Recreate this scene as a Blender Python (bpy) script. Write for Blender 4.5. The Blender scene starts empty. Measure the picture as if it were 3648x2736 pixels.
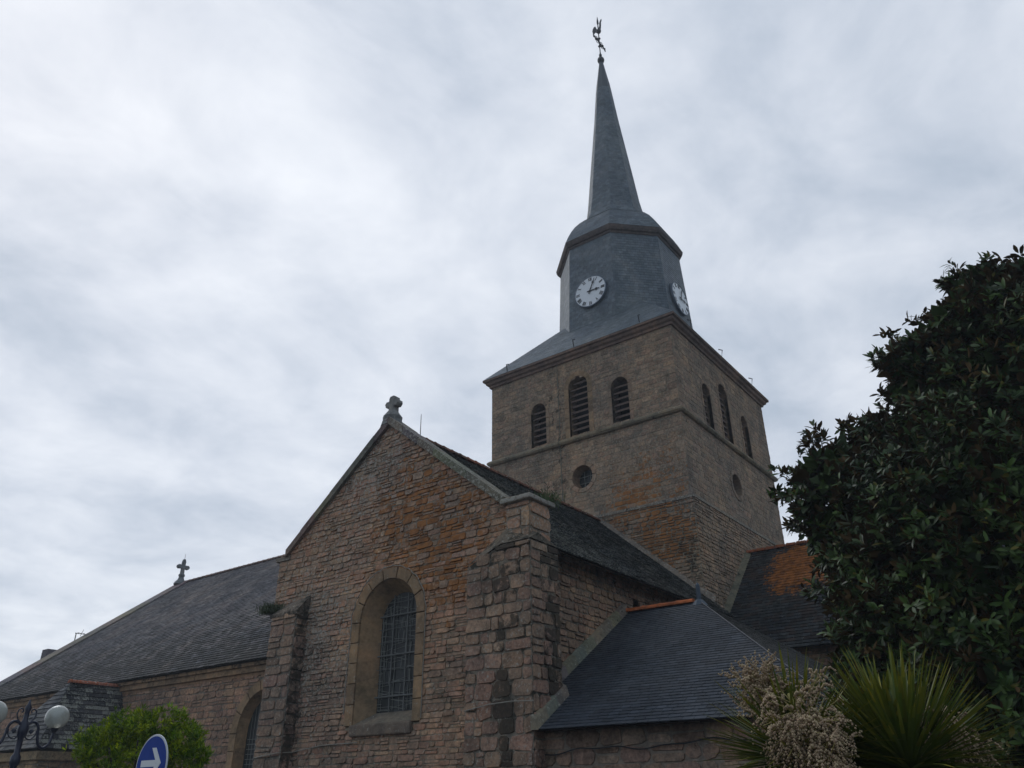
import bpy, math, random
import numpy as np
from mathutils import Vector, Matrix
R = math.radians
GLARE_HAZE = 0.0013
random.seed(7); rng = np.random.default_rng(7)
scene = bpy.context.scene
col = scene.collection

# ---------------------------------------------------------------- camera
cd = bpy.data.cameras.new('camera'); cam = bpy.data.objects.new('camera', cd); col.objects.link(cam)
F = Vector((-0.53199, 0.70806, 0.46437)); Rt = Vector((0.79699, 0.60394, -0.00782)); U = Vector((0.28599, -0.36594, 0.88561))
cam.matrix_world = Matrix(((Rt.x, U.x, -F.x, 0), (Rt.y, U.y, -F.y, 0), (Rt.z, U.z, -F.z, 1.6), (0, 0, 0, 1)))
cd.sensor_width = 36; cd.lens = 27.74; cd.clip_start = 0.1; cd.clip_end = 2000
scene.camera = cam
# ---------------------------------------------------------------- sky, sun, exposure
SUN_EL, SUN_AZ = R(42), R(-78)       # azimuth from north (+Y), clockwise; the veiled sun stands in the west
w = bpy.data.worlds.new("World"); scene.world = w; w.use_nodes = True
nt = w.node_tree; nt.nodes.clear()
def N(nt, t, **k):
    n = nt.nodes.new(t)
    for a, b in k.items():
        if a.startswith('i_'): n.inputs[a[2:].replace('_', ' ')].default_value = b
        else: setattr(n, a, b)
    return n
def ramp(nt, pts, fac, interp='LINEAR'):
    r = N(nt, 'ShaderNodeValToRGB'); r.color_ramp.interpolation = interp
    e = r.color_ramp.elements
    while len(e) < len(pts): e.new(0.5)
    for i, (p, c) in enumerate(pts):
        e[i].position = p; e[i].color = (*c, 1) if len(c) == 3 else c
    nt.links.new(fac, r.inputs[0]); return r.outputs[0]
def g3(v): return (v, v, v)
out = N(nt, 'ShaderNodeOutputWorld')
sky = N(nt, 'ShaderNodeTexSky', sky_type='NISHITA', sun_disc=False, sun_elevation=SUN_EL, sun_rotation=SUN_AZ)
bg1 = N(nt, 'ShaderNodeBackground', i_Strength=0.08); nt.links.new(sky.outputs[0], bg1.inputs[0])
tc = N(nt, 'ShaderNodeTexCoord')
# a flat cloud sheet overhead: direction / (height above the horizon) gives its plan position
sx = N(nt, 'ShaderNodeSeparateXYZ'); nt.links.new(tc.outputs['Generated'], sx.inputs[0])
hz_ = N(nt, 'ShaderNodeMath', operation='MAXIMUM'); nt.links.new(sx.outputs[2], hz_.inputs[0]); hz_.inputs[1].default_value = 0.0
hq = N(nt, 'ShaderNodeMath', operation='ADD'); nt.links.new(hz_.outputs[0], hq.inputs[0]); hq.inputs[1].default_value = 0.22
dv = N(nt, 'ShaderNodeVectorMath', operation='DIVIDE'); nt.links.new(tc.outputs['Generated'], dv.inputs[0])
cb3 = N(nt, 'ShaderNodeCombineXYZ')
for i in range(3): nt.links.new(hq.outputs[0], cb3.inputs[i])
nt.links.new(cb3.outputs[0], dv.inputs[1])
mp = N(nt, 'ShaderNodeMapping'); mp.inputs['Scale'].default_value = (1.15, 1.0, 0.3); mp.inputs['Rotation'].default_value = (0, 0, R(-12)); mp.inputs['Location'].default_value = (.7, .35, .2)
nt.links.new(dv.outputs[0], mp.inputs[0])
n1 = N(nt, 'ShaderNodeTexNoise', i_Scale=3.3, i_Detail=9.0, i_Roughness=0.56, i_Distortion=0.3); nt.links.new(mp.outputs[0], n1.inputs['Vector'])
n2 = N(nt, 'ShaderNodeTexNoise', i_Scale=1.0, i_Detail=2.0, i_Roughness=0.5); nt.links.new(mp.outputs[0], n2.inputs['Vector'])
# cloud brightness falls away from the veiled sun (west) towards the east and south
dp = N(nt, 'ShaderNodeVectorMath', operation='DOT_PRODUCT'); nt.links.new(tc.outputs['Generated'], dp.inputs[0]); dp.inputs[1].default_value = (-0.90, 0.42, -0.15)
def M(op, a, b=None, c=None):
    m = N(nt, 'ShaderNodeMath', operation=op)
    for i, x in enumerate((a, b, c)):
        if x is None: continue
        if isinstance(x, (int, float)): m.inputs[i].default_value = x
        else: nt.links.new(x, m.inputs[i])
    return m.outputs[0]
n3 = N(nt, 'ShaderNodeTexNoise', i_Scale=10.0, i_Detail=6.0, i_Roughness=0.6, i_Distortion=0.3); nt.links.new(mp.outputs[0], n3.inputs['Vector'])
nn = M('ADD', M('ADD', M('MULTIPLY', n1.outputs[0], 0.6), M('MULTIPLY', n2.outputs[0], 0.32)), M('MULTIPLY', n3.outputs[0], 0.12))
base = M('ADD', nn, M('MULTIPLY_ADD', dp.outputs['Value'], 0.17, -0.035))
cc = ramp(nt, [(0.37, (.32, .39, .475)), (0.45, (.41, .475, .565)), (0.53, (.51, .565, .65)), (0.62, (.63, .675, .75)), (0.80, (.84, .87, .92))], base)
bg2 = N(nt, 'ShaderNodeBackground', i_Strength=1.08); nt.links.new(cc, bg2.inputs[0])
mx = N(nt, 'ShaderNodeMixShader', i_Fac=0.9); nt.links.new(bg1.outputs[0], mx.inputs[1]); nt.links.new(bg2.outputs[0], mx.inputs[2])
nt.links.new(mx.outputs[0], out.inputs[0])
sd = bpy.data.lights.new('sun', 'SUN'); sd.energy = 0.5; sd.angle = R(25); sd.color = (.97, .98, 1)
sun = bpy.data.objects.new('sun', sd); col.objects.link(sun)
sdir = Vector((math.sin(SUN_AZ) * math.cos(SUN_EL), math.cos(SUN_AZ) * math.cos(SUN_EL), math.sin(SUN_EL)))
sun.rotation_euler = sdir.to_track_quat('Z', 'Y').to_euler(); sun.location = (0, 0, 60)
vs = scene.view_settings; vs.view_transform = 'Standard'; vs.look = 'None'; vs.gamma = 1; vs.use_curve_mapping = False; vs.exposure = 0.16

# ---------------------------------------------------------------- helpers
def V(*a): return np.array(a, float)
def unit(v): v = np.array(v, float); return v / np.linalg.norm(v)
class MB:
    def __init__(s): s.v = []; s.f = []; s.m = []; s.c = []; s.l = []
    def add(s, verts, faces, mat=0, c=(.5, .5, .5), l=(0, 0, 0)):
        o = len(s.v); s.v.extend([tuple(map(float, p)) for p in verts])
        for f in faces: s.f.append([i + o for i in f]); s.m.append(mat); s.c.append(c); s.l.append(l)
    def box(s, a, b, mat=0, c=(.5, .5, .5), l=(0, 0, 0)):
        x0, y0, z0 = a; x1, y1, z1 = b
        s.add([(x0, y0, z0), (x1, y0, z0), (x1, y1, z0), (x0, y1, z0), (x0, y0, z1), (x1, y0, z1), (x1, y1, z1), (x0, y1, z1)],
              [(0, 3, 2, 1), (4, 5, 6, 7), (0, 1, 5, 4), (1, 2, 6, 5), (2, 3, 7, 6), (3, 0, 4, 7)], mat, c, l)
    def tube(s, pts, rad, seg=8, mat=0, c=(.5, .5, .5), l=(0, 0, 0), cap=True):
        pts = [np.array(p, float) for p in pts]; n = len(pts)
        rad = [rad] * n if isinstance(rad, (int, float)) else rad
        vs = []; ref = V(0.3, 0.2, 0.93)
        for i, p in enumerate(pts):
            t = unit(pts[min(i + 1, n - 1)] - pts[max(i - 1, 0)])
            if abs(t @ ref) > .97: ref = V(1, 0.1, 0)
            a = unit(np.cross(t, ref)); b = np.cross(t, a)
            ref = -b if False else ref
            for k in range(seg):
                th = 2 * math.pi * k / seg; vs.append(p + rad[i] * (a * math.cos(th) + b * math.sin(th)))
        fs = [(i * seg + k, i * seg + (k + 1) % seg, (i + 1) * seg + (k + 1) % seg, (i + 1) * seg + k) for i in range(n - 1) for k in range(seg)]
        if cap: fs += [tuple(range(seg))[::-1], tuple((n - 1) * seg + k for k in range(seg))]
        s.add(vs, fs, mat, c, l)
    def lathe(s, base, prof, seg=16, mat=0, c=(.5, .5, .5), l=(0, 0, 0), rot=0, axis=(0, 0, 1)):
        ax = unit(axis); a = unit(np.cross(ax, V(.12, .99, .05))) if abs(ax[2]) > .5 else unit(np.cross(ax, V(0, 0, 1))); b = np.cross(ax, a)
        vs = []
        for r, z in prof:
            for k in range(seg):
                th = 2 * math.pi * k / seg + rot
                if abs(ax[2]) > .99: vs.append(V(*base) + V(r * math.cos(th), r * math.sin(th), z))
                else: vs.append(V(*base) + ax * z + r * (a * math.cos(th) + b * math.sin(th)))
        n = len(prof)
        fs = [(i * seg + k, i * seg + (k + 1) % seg, (i + 1) * seg + (k + 1) % seg, (i + 1) * seg + k) for i in range(n - 1) for k in range(seg)]
        fs += [tuple(range(seg))[::-1], tuple((n - 1) * seg + k for k in range(seg))]
        s.add(vs, fs, mat, c, l)
    def prism(s, poly, fr, d0, d1, mat=0, c=(.5, .5, .5), l=(0, 0, 0), bev=0.0):
        """poly: (a,z) counter-clockwise seen from outside; fr maps (a,z,outward) to the world; front face at d1, back at d0"""
        n = len(poly); P = np.array(poly, float); cen = P.mean(0)
        rings = [(P, d0), (P, d1 - bev)] if bev else [(P, d0), (P, d1)]
        if bev:
            sc = np.linalg.norm(P - cen, axis=1)[:, None]; rings.append((cen + (P - cen) * np.clip(1 - bev / sc, .5, 1), d1))
        vs = [fr(a, z, d) for (Q, d) in rings for a, z in Q]
        fs = [(i * n + k, i * n + (k + 1) % n, (i + 1) * n + (k + 1) % n, (i + 1) * n + k) for i in range(len(rings) - 1) for k in range(n)]
        fs.append(tuple((len(rings) - 1) * n + k for k in range(n))); fs.append(tuple(range(n))[::-1])
        s.add(vs, fs, mat, c, l)
    def build(s, name, mats, parent=None, smooth=False, label=None):
        me = bpy.data.meshes.new(name); me.from_pydata(s.v, [], s.f); me.update()
        mats = mats if isinstance(mats, (list, tuple)) else [mats]
        for m in mats: me.materials.append(m)
        me.polygons.foreach_set('material_index', s.m)
        cnt = np.array([len(f) for f in s.f])
        for nm, arr in (('Col', s.c), ('Lich', s.l)):
            at = me.color_attributes.new(nm, 'FLOAT_COLOR', 'CORNER')
            A = np.ones((len(arr), 4), np.float32); A[:, :3] = np.array(arr, np.float32)
            at.data.foreach_set('color', np.repeat(A, cnt, axis=0).ravel())
        if smooth: me.polygons.foreach_set('use_smooth', [True] * len(s.f))
        me.update()
        o = bpy.data.objects.new(name, me); col.objects.link(o)
        if parent: o.parent = parent
        if label: o['label'] = label
        return o
def thing(name, label, cat, group=None, kind=None):
    o = bpy.data.objects.new(name, None); col.objects.link(o); o['label'] = label; o['category'] = cat
    if group: o['group'] = group
    return o
def tag(o, label=None, cat=None, kind=None):
    if label: o['label'] = label
    if cat: o['category'] = cat
    if kind: o['kind'] = kind
    return o
def frame(O, u, n):
    O = V(*O); u = V(*u); n = V(*n)
    return lambda a, z, d: O + u * a + V(0, 0, z) + n * d

# ---------------------------------------------------------------- materials
def mat(name, rough=.85, spec=.3, metal=0):
    m = bpy.data.materials.new(name); m.use_nodes = True; t = m.node_tree
    b = t.nodes['Principled BSDF']; b.inputs['Roughness'].default_value = rough; b.inputs['Specular IOR Level'].default_value = spec; b.inputs['Metallic'].default_value = metal
    return m, t, b
def mixc(t, fac, a, b, mode='MIX'):
    m = N(t, 'ShaderNodeMix', data_type='RGBA', blend_type=mode)
    for i, x in ((0, fac), (6, a), (7, b)):
        if hasattr(x, 'is_linked') or hasattr(x, 'links'): t.links.new(x, m.inputs[i])
        elif i == 0: m.inputs[0].default_value = x
        else: m.inputs[i].default_value = (*x, 1)
    return m.outputs[2]
def noise(t, vec, s, d=4, r=.55, dist=0):
    n = N(t, 'ShaderNodeTexNoise', i_Scale=s, i_Detail=d, i_Roughness=r, i_Distortion=dist)
    if vec is not None: t.links.new(vec, n.inputs['Vector'])
    return n.outputs[0]
def mth(t, op, a, b=None):
    m = N(t, 'ShaderNodeMath', operation=op, use_clamp=False)
    for i, x in enumerate((a, b)):
        if x is None: continue
        if isinstance(x, (int, float)): m.inputs[i].default_value = x
        else: t.links.new(x, m.inputs[i])
    return m.outputs[0]
def surf(name, rough=.9, spec=.25, var=.35, scale=9, bump=.35, bscale=30, orange=(.36, .135, .028), damp=(.022, .022, .016), white=(.38, .36, .31), metal=0, blot=1.9):
    """tinted by the per-face colour; overlaid with lichen, damp stains and plain darkening where the Lich attribute says so"""
    m, t, b = mat(name, rough, spec, metal)
    co = N(t, 'ShaderNodeTexCoord').outputs['Object']
    ca = N(t, 'ShaderNodeVertexColor', layer_name='Col').outputs[0]
    la = N(t, 'ShaderNodeSeparateColor'); t.links.new(N(t, 'ShaderNodeVertexColor', layer_name='Lich').outputs[0], la.inputs[0])
    nz = noise(t, co, scale, 6, .65)
    k = ramp(t, [(.3, g3(1 - var)), (.7, g3(1 + var))], nz)
    c = mixc(t, 1.0, ca, k, 'MULTIPLY')
    k2 = ramp(t, [(.35, (.80, .82, .86)), (.65, (1.14, 1.08, 1.0))], noise(t, co, .45, 3))
    c = mixc(t, 1.0, c, k2, 'MULTIPLY')
    k3 = ramp(t, [(.32, (.58, .61, .62)), (.5, (1, 1, 1)), (.68, (1.32, 1.2, 1.1))], noise(t, co, blot, 6, .7, .3))
    c = mixc(t, 1.0, c, k3, 'MULTIPLY')
    def patch(c, chan, ns, colr, soft=.06, dist=.4):
        a = la.outputs[chan]; n = mth(t, 'MULTIPLY', mth(t, 'SUBTRACT', noise(t, co, ns, 6, .72, dist), .27), 2.15)
        f = mth(t, 'SUBTRACT', mth(t, 'ADD', n, mth(t, 'MULTIPLY', a, .75)), .90)
        f = mth(t, 'DIVIDE', f, soft); mm = N(t, 'ShaderNodeClamp'); t.links.new(f, mm.inputs[0])
        return mixc(t, mth(t, 'MULTIPLY', mm.outputs[0], .8), c, colr)
    c = patch(c, 2, 17, white, .12)
    org = mixc(t, ramp(t, [(.38, g3(0)), (.6, g3(1))], noise(t, co, 5, 3)), tuple(x * .5 for x in orange), orange)
    c = patch(c, 0, 11.0, org, .16)
    c = patch(c, 1, 3.0, damp, .16)
    t.links.new(c, b.inputs['Base Color'])
    bp = N(t, 'ShaderNodeBump', i_Strength=bump, i_Distance=.02); t.links.new(noise(t, co, bscale, 5, .7), bp.inputs['Height'])
    t.links.new(bp.outputs[0], b.inputs['Normal'])
    return m
def plain(name, c, rough=.6, spec=.4, metal=0, var=.15, scale=14, bump=.1):
    m, t, b = mat(name, rough, spec, metal)
    co = N(t, 'ShaderNodeTexCoord').outputs['Object']
    n = noise(t, co, scale, 5, .6)
    t.links.new(mixc(t, 1.0, c, ramp(t, [(.3, g3(1 - var)), (.7, g3(1 + var))], n), 'MULTIPLY'), b.inputs['Base Color'])
    bp = N(t, 'ShaderNodeBump', i_Strength=bump, i_Distance=.01); t.links.new(n, bp.inputs['Height']); t.links.new(bp.outputs[0], b.inputs['Normal'])
    return m
MORTAR = surf('lime_mortar', .95, .1, .25, 12, .5, 40)
STONE = surf('granite_rubble', .92, .2, .45, 14, .75, 24)
ASHLAR = surf('dressed_granite', .9, .2, .25, 8, .35, 30)
SLATE = surf('roof_slate', .55, .38, .22, 5, .12, 30, blot=1.2, orange=(.26, .085, .02), damp=(.012, .016, .012), white=(.30, .31, .27))
SLATE_OLD = surf('old_slate', .85, .12, .3, 5, .25, 30, blot=.9, orange=(.42, .14, .025), damp=(.018, .018, .015), white=(.26, .26, .22))
TILE = surf('terracotta_tile', .85, .2, .25, 9, .2, 30)
LEAD = plain('zinc_sheet', (.11, .14, .18), .5, .5, .25)
IRON = plain('black_iron', (.02, .021, .024), .55, .4)
WOOD = plain('louvre_wood', (.15, .105, .085), .8, .2, var=.3)
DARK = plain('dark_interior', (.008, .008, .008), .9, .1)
GLASS = plain('leaded_glass', (.02, .024, .024), .4, .3, var=.5, scale=5, bump=.3)
CAME = plain('lead_came', (.24, .25, .23), .7, .3)
WHITE = plain('enamel_white', (.74, .76, .78), .35, .4, var=.03)
BLACK = plain('enamel_black', (.012, .012, .014), .5, .3)

WALLC = [(.33, .25, .185), (.28, .205, .155), (.31, .205, .16), (.25, .20, .165), (.36, .28, .195), (.22, .165, .13), (.34, .22, .175), (.29, .24, .195), (.33, .19, .14)]
def tint(pal=WALLC, v=.16, k=1.0, mixin=.5):
    c = random.choice(pal); av = [sum(p[i] for p in pal) / len(pal) for i in range(3)]; c = [x * (1 - mixin) + y * mixin for x, y in zip(c, av)]; c = [c[0] * 1.10, c[1] * .985, c[2] * .88]; f = k * random.uniform(1 - v, 1 + v); return tuple(x * f for x in c)
MORT = (.205, .18, .145)
nolich = lambda p: (0, 0, .1)

def hashn(i, x, s=1.0):        # smooth 1-D noise per course
    x = x / s + i * 37.31; k = math.floor(x); f = x - k; f = f * f * (3 - 2 * f)
    h = lambda n: (math.sin(n * 12.9898 + i * 78.233) * 43758.5453) % 1.0
    return h(k) * (1 - f) + h(k + 1) * f - .5
def masonry(mb, O, u, n, iv, z0, z1, ch=(.12, .2), ln=(.18, .42), joint=.018, dep=(.012, .035), wav=.03, lich=nolich, pal=WALLC, k=1.0, rnd=.3, v=(0, 0, 1), backmat=1, zstep=.12, mort=MORT, split=.2, ch_top=None):
    """courses of separate stones standing out of a mortar face. iv(z)-> list of (a0,a1) spans"""
    O = V(*O); u = V(*u); n = V(*n); v = V(*v)
    W = lambda a, z, d: O + u * a + v * z + n * d
    z = z0
    while z < z1 - 1e-6:                                   # backing mortar in thin bands, open where the wall is open
        zt = min(z + zstep, z1)
        for (a0, a1), (b0, b1) in zip(iv(z + 1e-4), iv(zt - 1e-4)) if len(iv(z + 1e-4)) == len(iv(zt - 1e-4)) else [(s, s) for s in iv((z + zt) / 2)]:
            mb.add([W(a0, z, 0), W(a1, z, 0), W(b1, zt, 0), W(b0, zt, 0)], [(0, 1, 2, 3)], backmat, mort, lich(W((a0 + a1) / 2, z, 0)))
        z = zt
    bounds = [z0]
    while bounds[-1] < z1: bounds.append(bounds[-1] + random.uniform(*ch))
    bounds[-1] = z1
    for i in range(len(bounds) - 1):
        zb, zt = bounds[i], bounds[i + 1]
        if zt - zb < .04: continue
        sp = [s for s in iv((zb + zt) / 2)]
        wb = (lambda a: 0) if i == 0 else (lambda a, i=i: wav * hashn(i, a, .5))
        wt = (lambda a: 0) if i == len(bounds) - 2 else (lambda a, i=i: wav * hashn(i + 1, a, .5))
        for a0, a1 in sp:
            a = a0
            while a < a1 - .03:
                L = random.uniform(*ln); L = L * (1.25 if random.random() < .15 else 1)
                b = a + L
                if a1 - b < ln[0] * .6: b = a1
                m_ = (a + b) / 2; lo = zb + wb(m_); hi = zt + wt(m_)
                parts = [(lo, hi)]
                if hi - lo > ch[0] * 1.15 and random.random() < split:
                    q = lo + (hi - lo) * random.uniform(.4, .6); parts = [(lo, q), (q, hi)]
                for lo_, hi_ in parts:
                    w_, h_ = (b - a) - joint, (hi_ - lo_) - joint
                    if w_ < .03 or h_ < .02: continue
                    cx, cz = m_, (lo_ + hi_) / 2; r_ = min(w_, h_) * random.uniform(.15, rnd + .05)
                    P = [(-w_ / 2 + r_, -h_ / 2), (w_ / 2 - r_, -h_ / 2), (w_ / 2, -h_ / 2 + r_), (w_ / 2, h_ / 2 - r_), (w_ / 2 - r_, h_ / 2), (-w_ / 2 + r_, h_ / 2), (-w_ / 2, h_ / 2 - r_), (-w_ / 2, -h_ / 2 + r_)]
                    jx, jz = w_ * .04, h_ * .10
                    P = [(x + random.uniform(-jx, jx), y + random.uniform(-jz, jz)) for x, y in P]
                    d = random.uniform(*dep); tl = random.uniform(-.3, .3) * d; tu = random.uniform(.0, .5) * d
                    vs = [W(cx + x, cz + y, -.004) for x, y in P]
                    s1 = 1 - min(.25, .012 / h_ * 1.0)
                    for sc, dd in ((.97, .6), (1 - .5 * min(.4, .03 / h_), 1.0)):
                        for x, y in P: vs.append(W(cx + x * (sc if w_ < .2 else 1 - (1 - sc) * h_ / w_), cz + y * sc, d * dd + tl * x / w_ * 2 * dd - tu * y / h_ * dd))
                    fs = [(r * 8 + q, r * 8 + (q + 1) % 8, (r + 1) * 8 + (q + 1) % 8, (r + 1) * 8 + q) for r in (0, 1) for q in range(8)] + [tuple(16 + q for q in range(8))]
                    p = W(cx, cz, d)
                    mb.add(vs, fs, 0, tint(pal, .18, k), lich(p))
                a = b
def slates(mb, O, u, v, iv, v0, v1, ex=.13, wd=.2, th=.012, pal=((.12, .13, .15),), var=.2, lich=nolich, k=1.0, jit=.006):
    """overlapping slates laid in courses on the plane through O spanned by u (along) and v (up the slope)"""
    O = V(*O); u = unit(u); v = unit(v); n = np.cross(u, v)
    W = lambda a, z, d: O + u * a + v * z + n * d
    rows = max(1, int(round((v1 - v0) / ex))); e = (v1 - v0) / rows
    for i in range(rows):
        zb = v0 + i * e; zt = zb + e
        lo = iv(zb + 1e-4); hi = iv(zt - 1e-4)
        if len(lo) != len(hi): hi = lo
        for (a0, a1), (b0, b1) in zip(lo, hi):
            if a1 - a0 < .02: continue
            mb.add([W(a0, zb, -.004), W(a1, zb, -.004), W(b1, zt, -.004), W(b0, zt, -.004)], [(0, 1, 2, 3)], 0, pal[0], (0, 1, 0))
            a = a0 - (wd / 2 if i % 2 else 0)
            while a < a1:
                ww = wd * random.uniform(.9, 1.1); b = a + ww
                lb, rb = max(a + .004, a0), min(b - .004, a1)
                lt, rt = max(a + .004, b0), min(b - .004, b1)
                if rb - lb > .015:
                    if rt < lt: lt = rt = min(max((lb + rb) / 2, b0), b1)
                    t1 = th + random.uniform(0, jit); t2 = th + random.uniform(0, jit); dz = random.uniform(-jit, jit) * .8
                    vs = [W(lb, zb + dz, t1), W(rb, zb + dz, t2), W(rt, zt, .003), W(lt, zt, .003), W(lb, zb + dz, -.003), W(rb, zb + dz, -.003)]
                    c = random.choice(pal); f = k * random.uniform(1 - var, 1 + var)
                    mb.add(vs, [(0, 1, 2, 3), (4, 5, 1, 0), (4, 0, 3), (5, 2, 1)], 0, tuple(x * f for x in c), lich(W((lb + rb) / 2, zb, 0)))
                a = b
def facet(mb, bl, br, tr, tl, **kw):
    bl, br, tr, tl = (V(*p) for p in (bl, br, tr, tl))
    u = unit(br - bl); n = unit(np.cross(u, tl - bl)); v = np.cross(n, u)
    f = lambda p: ((p - bl) @ u, (p - bl) @ v)
    L = (br - bl) @ u; (x1, h), (x2, _) = f(tl), f(tr)
    slates(mb, bl, u, v, lambda z: [(x1 * z / h, L + (x2 - L) * z / h)], 0, h, **kw)

def arch_pts(cx, zb, zs, r, n=14):
    return [(cx + r, zb), (cx + r, zs)] + [(cx + r * math.cos(math.pi * k / n), zs + r * math.sin(math.pi * k / n)) for k in range(1, n)] + [(cx - r, zs), (cx - r, zb)]
def hole(cx, zb, zs, r):
    def h(z):
        if z < zb or z > zs + r: return None
        x = r if z <= zs else math.sqrt(max(0, r * r - (z - zs) ** 2)); return (cx - x, cx + x)
    return h
def cut(spans, holes, z):
    for h in holes:
        q = h(z)
        if not q: continue
        new = []
        for a, b in spans:
            if q[1] <= a or q[0] >= b: new.append((a, b)); continue
            if q[0] > a: new.append((a, q[0]))
            if q[1] < b: new.append((q[1], b))
        spans = new
    return spans
def surround(mb, fr, cx, zb, zs, r, sw, proud, back=.1, pal=WALLC, k=1.0, vo=7, bh=.42, lich=(0, 0, 0)):
    z = zb; i = 0
    nb = max(2, int(round((zs - zb) / bh))); h = (zs - zb) / nb
    for s in (-1, 1):
        for i in range(nb):
            w = sw * (1.0 if (i % 2) else 1.0); z0_, z1_ = zb + i * h + .006, zb + (i + 1) * h - .006
            x0, x1 = sorted((cx + s * r, cx + s * (r + w)))
            mb.prism([(x0, z0_), (x1, z0_), (x1, z1_), (x0, z1_)], fr, -back, proud + random.uniform(-.003, .003), 0, tint(pal, .12, k), lich, .012)
    for i in range(vo):
        t0, t1 = math.pi * i / vo + .012, math.pi * (i + 1) / vo - .012; q = 3
        inn = [(cx + r * math.cos(t0 + (t1 - t0) * j / q), zs + r * math.sin(t0 + (t1 - t0) * j / q)) for j in range(q + 1)]
        o = [(cx + (r + sw) * math.cos(t0 + (t1 - t0) * j / q), zs + (r + sw) * math.sin(t0 + (t1 - t0) * j / q)) for j in range(q + 1)]
        mb.prism(o + inn[::-1], fr, -back, proud + random.uniform(-.003, .003), 0, tint(pal, .12, k), lich, .012)
def reveal(mb, fr, A, B, d0, d1, pal=WALLC, k=1.0, close=False):
    n = len(A)
    for i in range(n if close else n - 1):
        j = (i + 1) % n; seg = int(max(1, round(math.dist(A[i], A[j]) / .4)))
        for s in range(seg):
            L = lambda P, t: (P[i][0] + (P[j][0] - P[i][0]) * t, P[i][1] + (P[j][1] - P[i][1]) * t)
            t0, t1 = s / seg, (s + 1) / seg
            mb.add([fr(*L(A, t0), d0), fr(*L(A, t1), d0), fr(*L(B, t1), d1), fr(*L(B, t0), d1)], [(0, 1, 2, 3)], 0, tint(pal, .14, k), (0, .2, 0))
WARM = [(.34, .26, .17), (.31, .235, .165), (.29, .225, .16), (.36, .28, .185)]

# ================================================================= the ground
g = MB(); g.add([(-600, -600, 0), (600, -600, 0), (600, 600, 0), (-600, 600, 0)], [(0, 1, 2, 3)], 0)
tag(g.build('ground', plain('asphalt', (.06, .058, .055), .9, .2, var=.3, scale=3, bump=.3)), kind='structure')

# ================================================================= the church
ch = thing('church', 'granite parish church with slate roofs, square tower, slim slate spire and two white clocks', 'church')
XE, XW, YS, YN = -9.72, -17.72, 22.24, 30.62
CX, CY = -13.72, 26.43
S_ = (1, 0, 0); SN = (0, -1, 0); E_ = (0, 1, 0); EN = (1, 0, 0)
def blob(p, c, r): return max(0, 1 - math.dist(p, c) / r)
def lich_tower(p):
    x, y, z = p; o = 0
    if y < 22.4:
        o = (1.7 * blob((x, z), (-10.5, 8.6), 1.35) + .95 * blob((x, z), (-11.1, 10.4), 2.3) + .55 * blob((x, z), (-12.2, 9.9), 1.4)) * random.choice((.5, .9, 1, 1.2))
        d = .75 * blob((x, z * .4), (-9.85, 3.3), .8) + .5 * (abs(x + 14.6) < .25 and z < 16)
    else: d = .35 * (y < 22.9 and z < 9.9) + .3 * blob((y, z), (22.9, 11.5), 1.6)
    return (min(o, 1), min(d, 1), .34 if z < 13 else .25)
TW = [(.27, .225, .175), (.235, .19, .15), (.295, .235, .17), (.22, .185, .15), (.275, .20, .16), (.255, .22, .18)]
swin = [(-15.46, 13.12, 14.58, .34), (-13.66, 13.12, 15.12, .41), (-11.93, 13.12, 14.57, .34)]
ewin = [(24.65, 13.12, 14.58, .34), (26.28, 13.12, 15.15, .41), (28.17, 13.12, 14.58, .34)]
ocs, oce = (-13.66, 11.53, .42), (26.38, 11.5, .42)
tw = MB()
fs = [(XE, XW, YS)]
hs = [hole(*w_[:3], w_[3] + .02) for w_ in swin] + [lambda z, o=ocs: (o[0] - math.sqrt(max(0, (o[2] + .15) ** 2 - (z - o[1]) ** 2)), o[0] + math.sqrt(max(0, (o[2] + .15) ** 2 - (z - o[1]) ** 2))) if abs(z - o[1]) < o[2] + .15 else None]
he = [hole(*w_[:3], w_[3] + .02) for w_ in ewin] + [lambda z, o=oce: (o[0] - math.sqrt(max(0, (o[2] + .15) ** 2 - (z - o[1]) ** 2)), o[0] + math.sqrt(max(0, (o[2] + .15) ** 2 - (z - o[1]) ** 2))) if abs(z - o[1]) < o[2] + .15 else None]
kw = dict(ch=(.15, .23), ln=(.17, .44), joint=.012, dep=(.003, .013), wav=.016, mort=(.25, .22, .165), lich=lich_tower, pal=TW, rnd=.18, split=.08, zstep=.06)
masonry(tw, (0, YS, 0), S_, SN, lambda z: cut([(XW, XE)], hs, z), 9.95, 16.33, **kw)
masonry(tw, (XE, 0, 0), E_, EN, lambda z: cut([(YS, YN)], he, z), 9.95, 16.33, **kw)
kr = dict(kw); kr.update(ch=(.09, .17), ln=(.13, .36), dep=(.010, .036), wav=.035, joint=.022, rnd=.32)
masonry(tw, (0, YS - .14, 0), S_, SN, lambda z: [(XW, XE + .14)], 4.5, 9.9, **kr)
masonry(tw, (XE + .14, 0, 0), E_, EN, lambda z: [(YS - .14, YN)], 4.5, 9.9, **kr)
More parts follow.
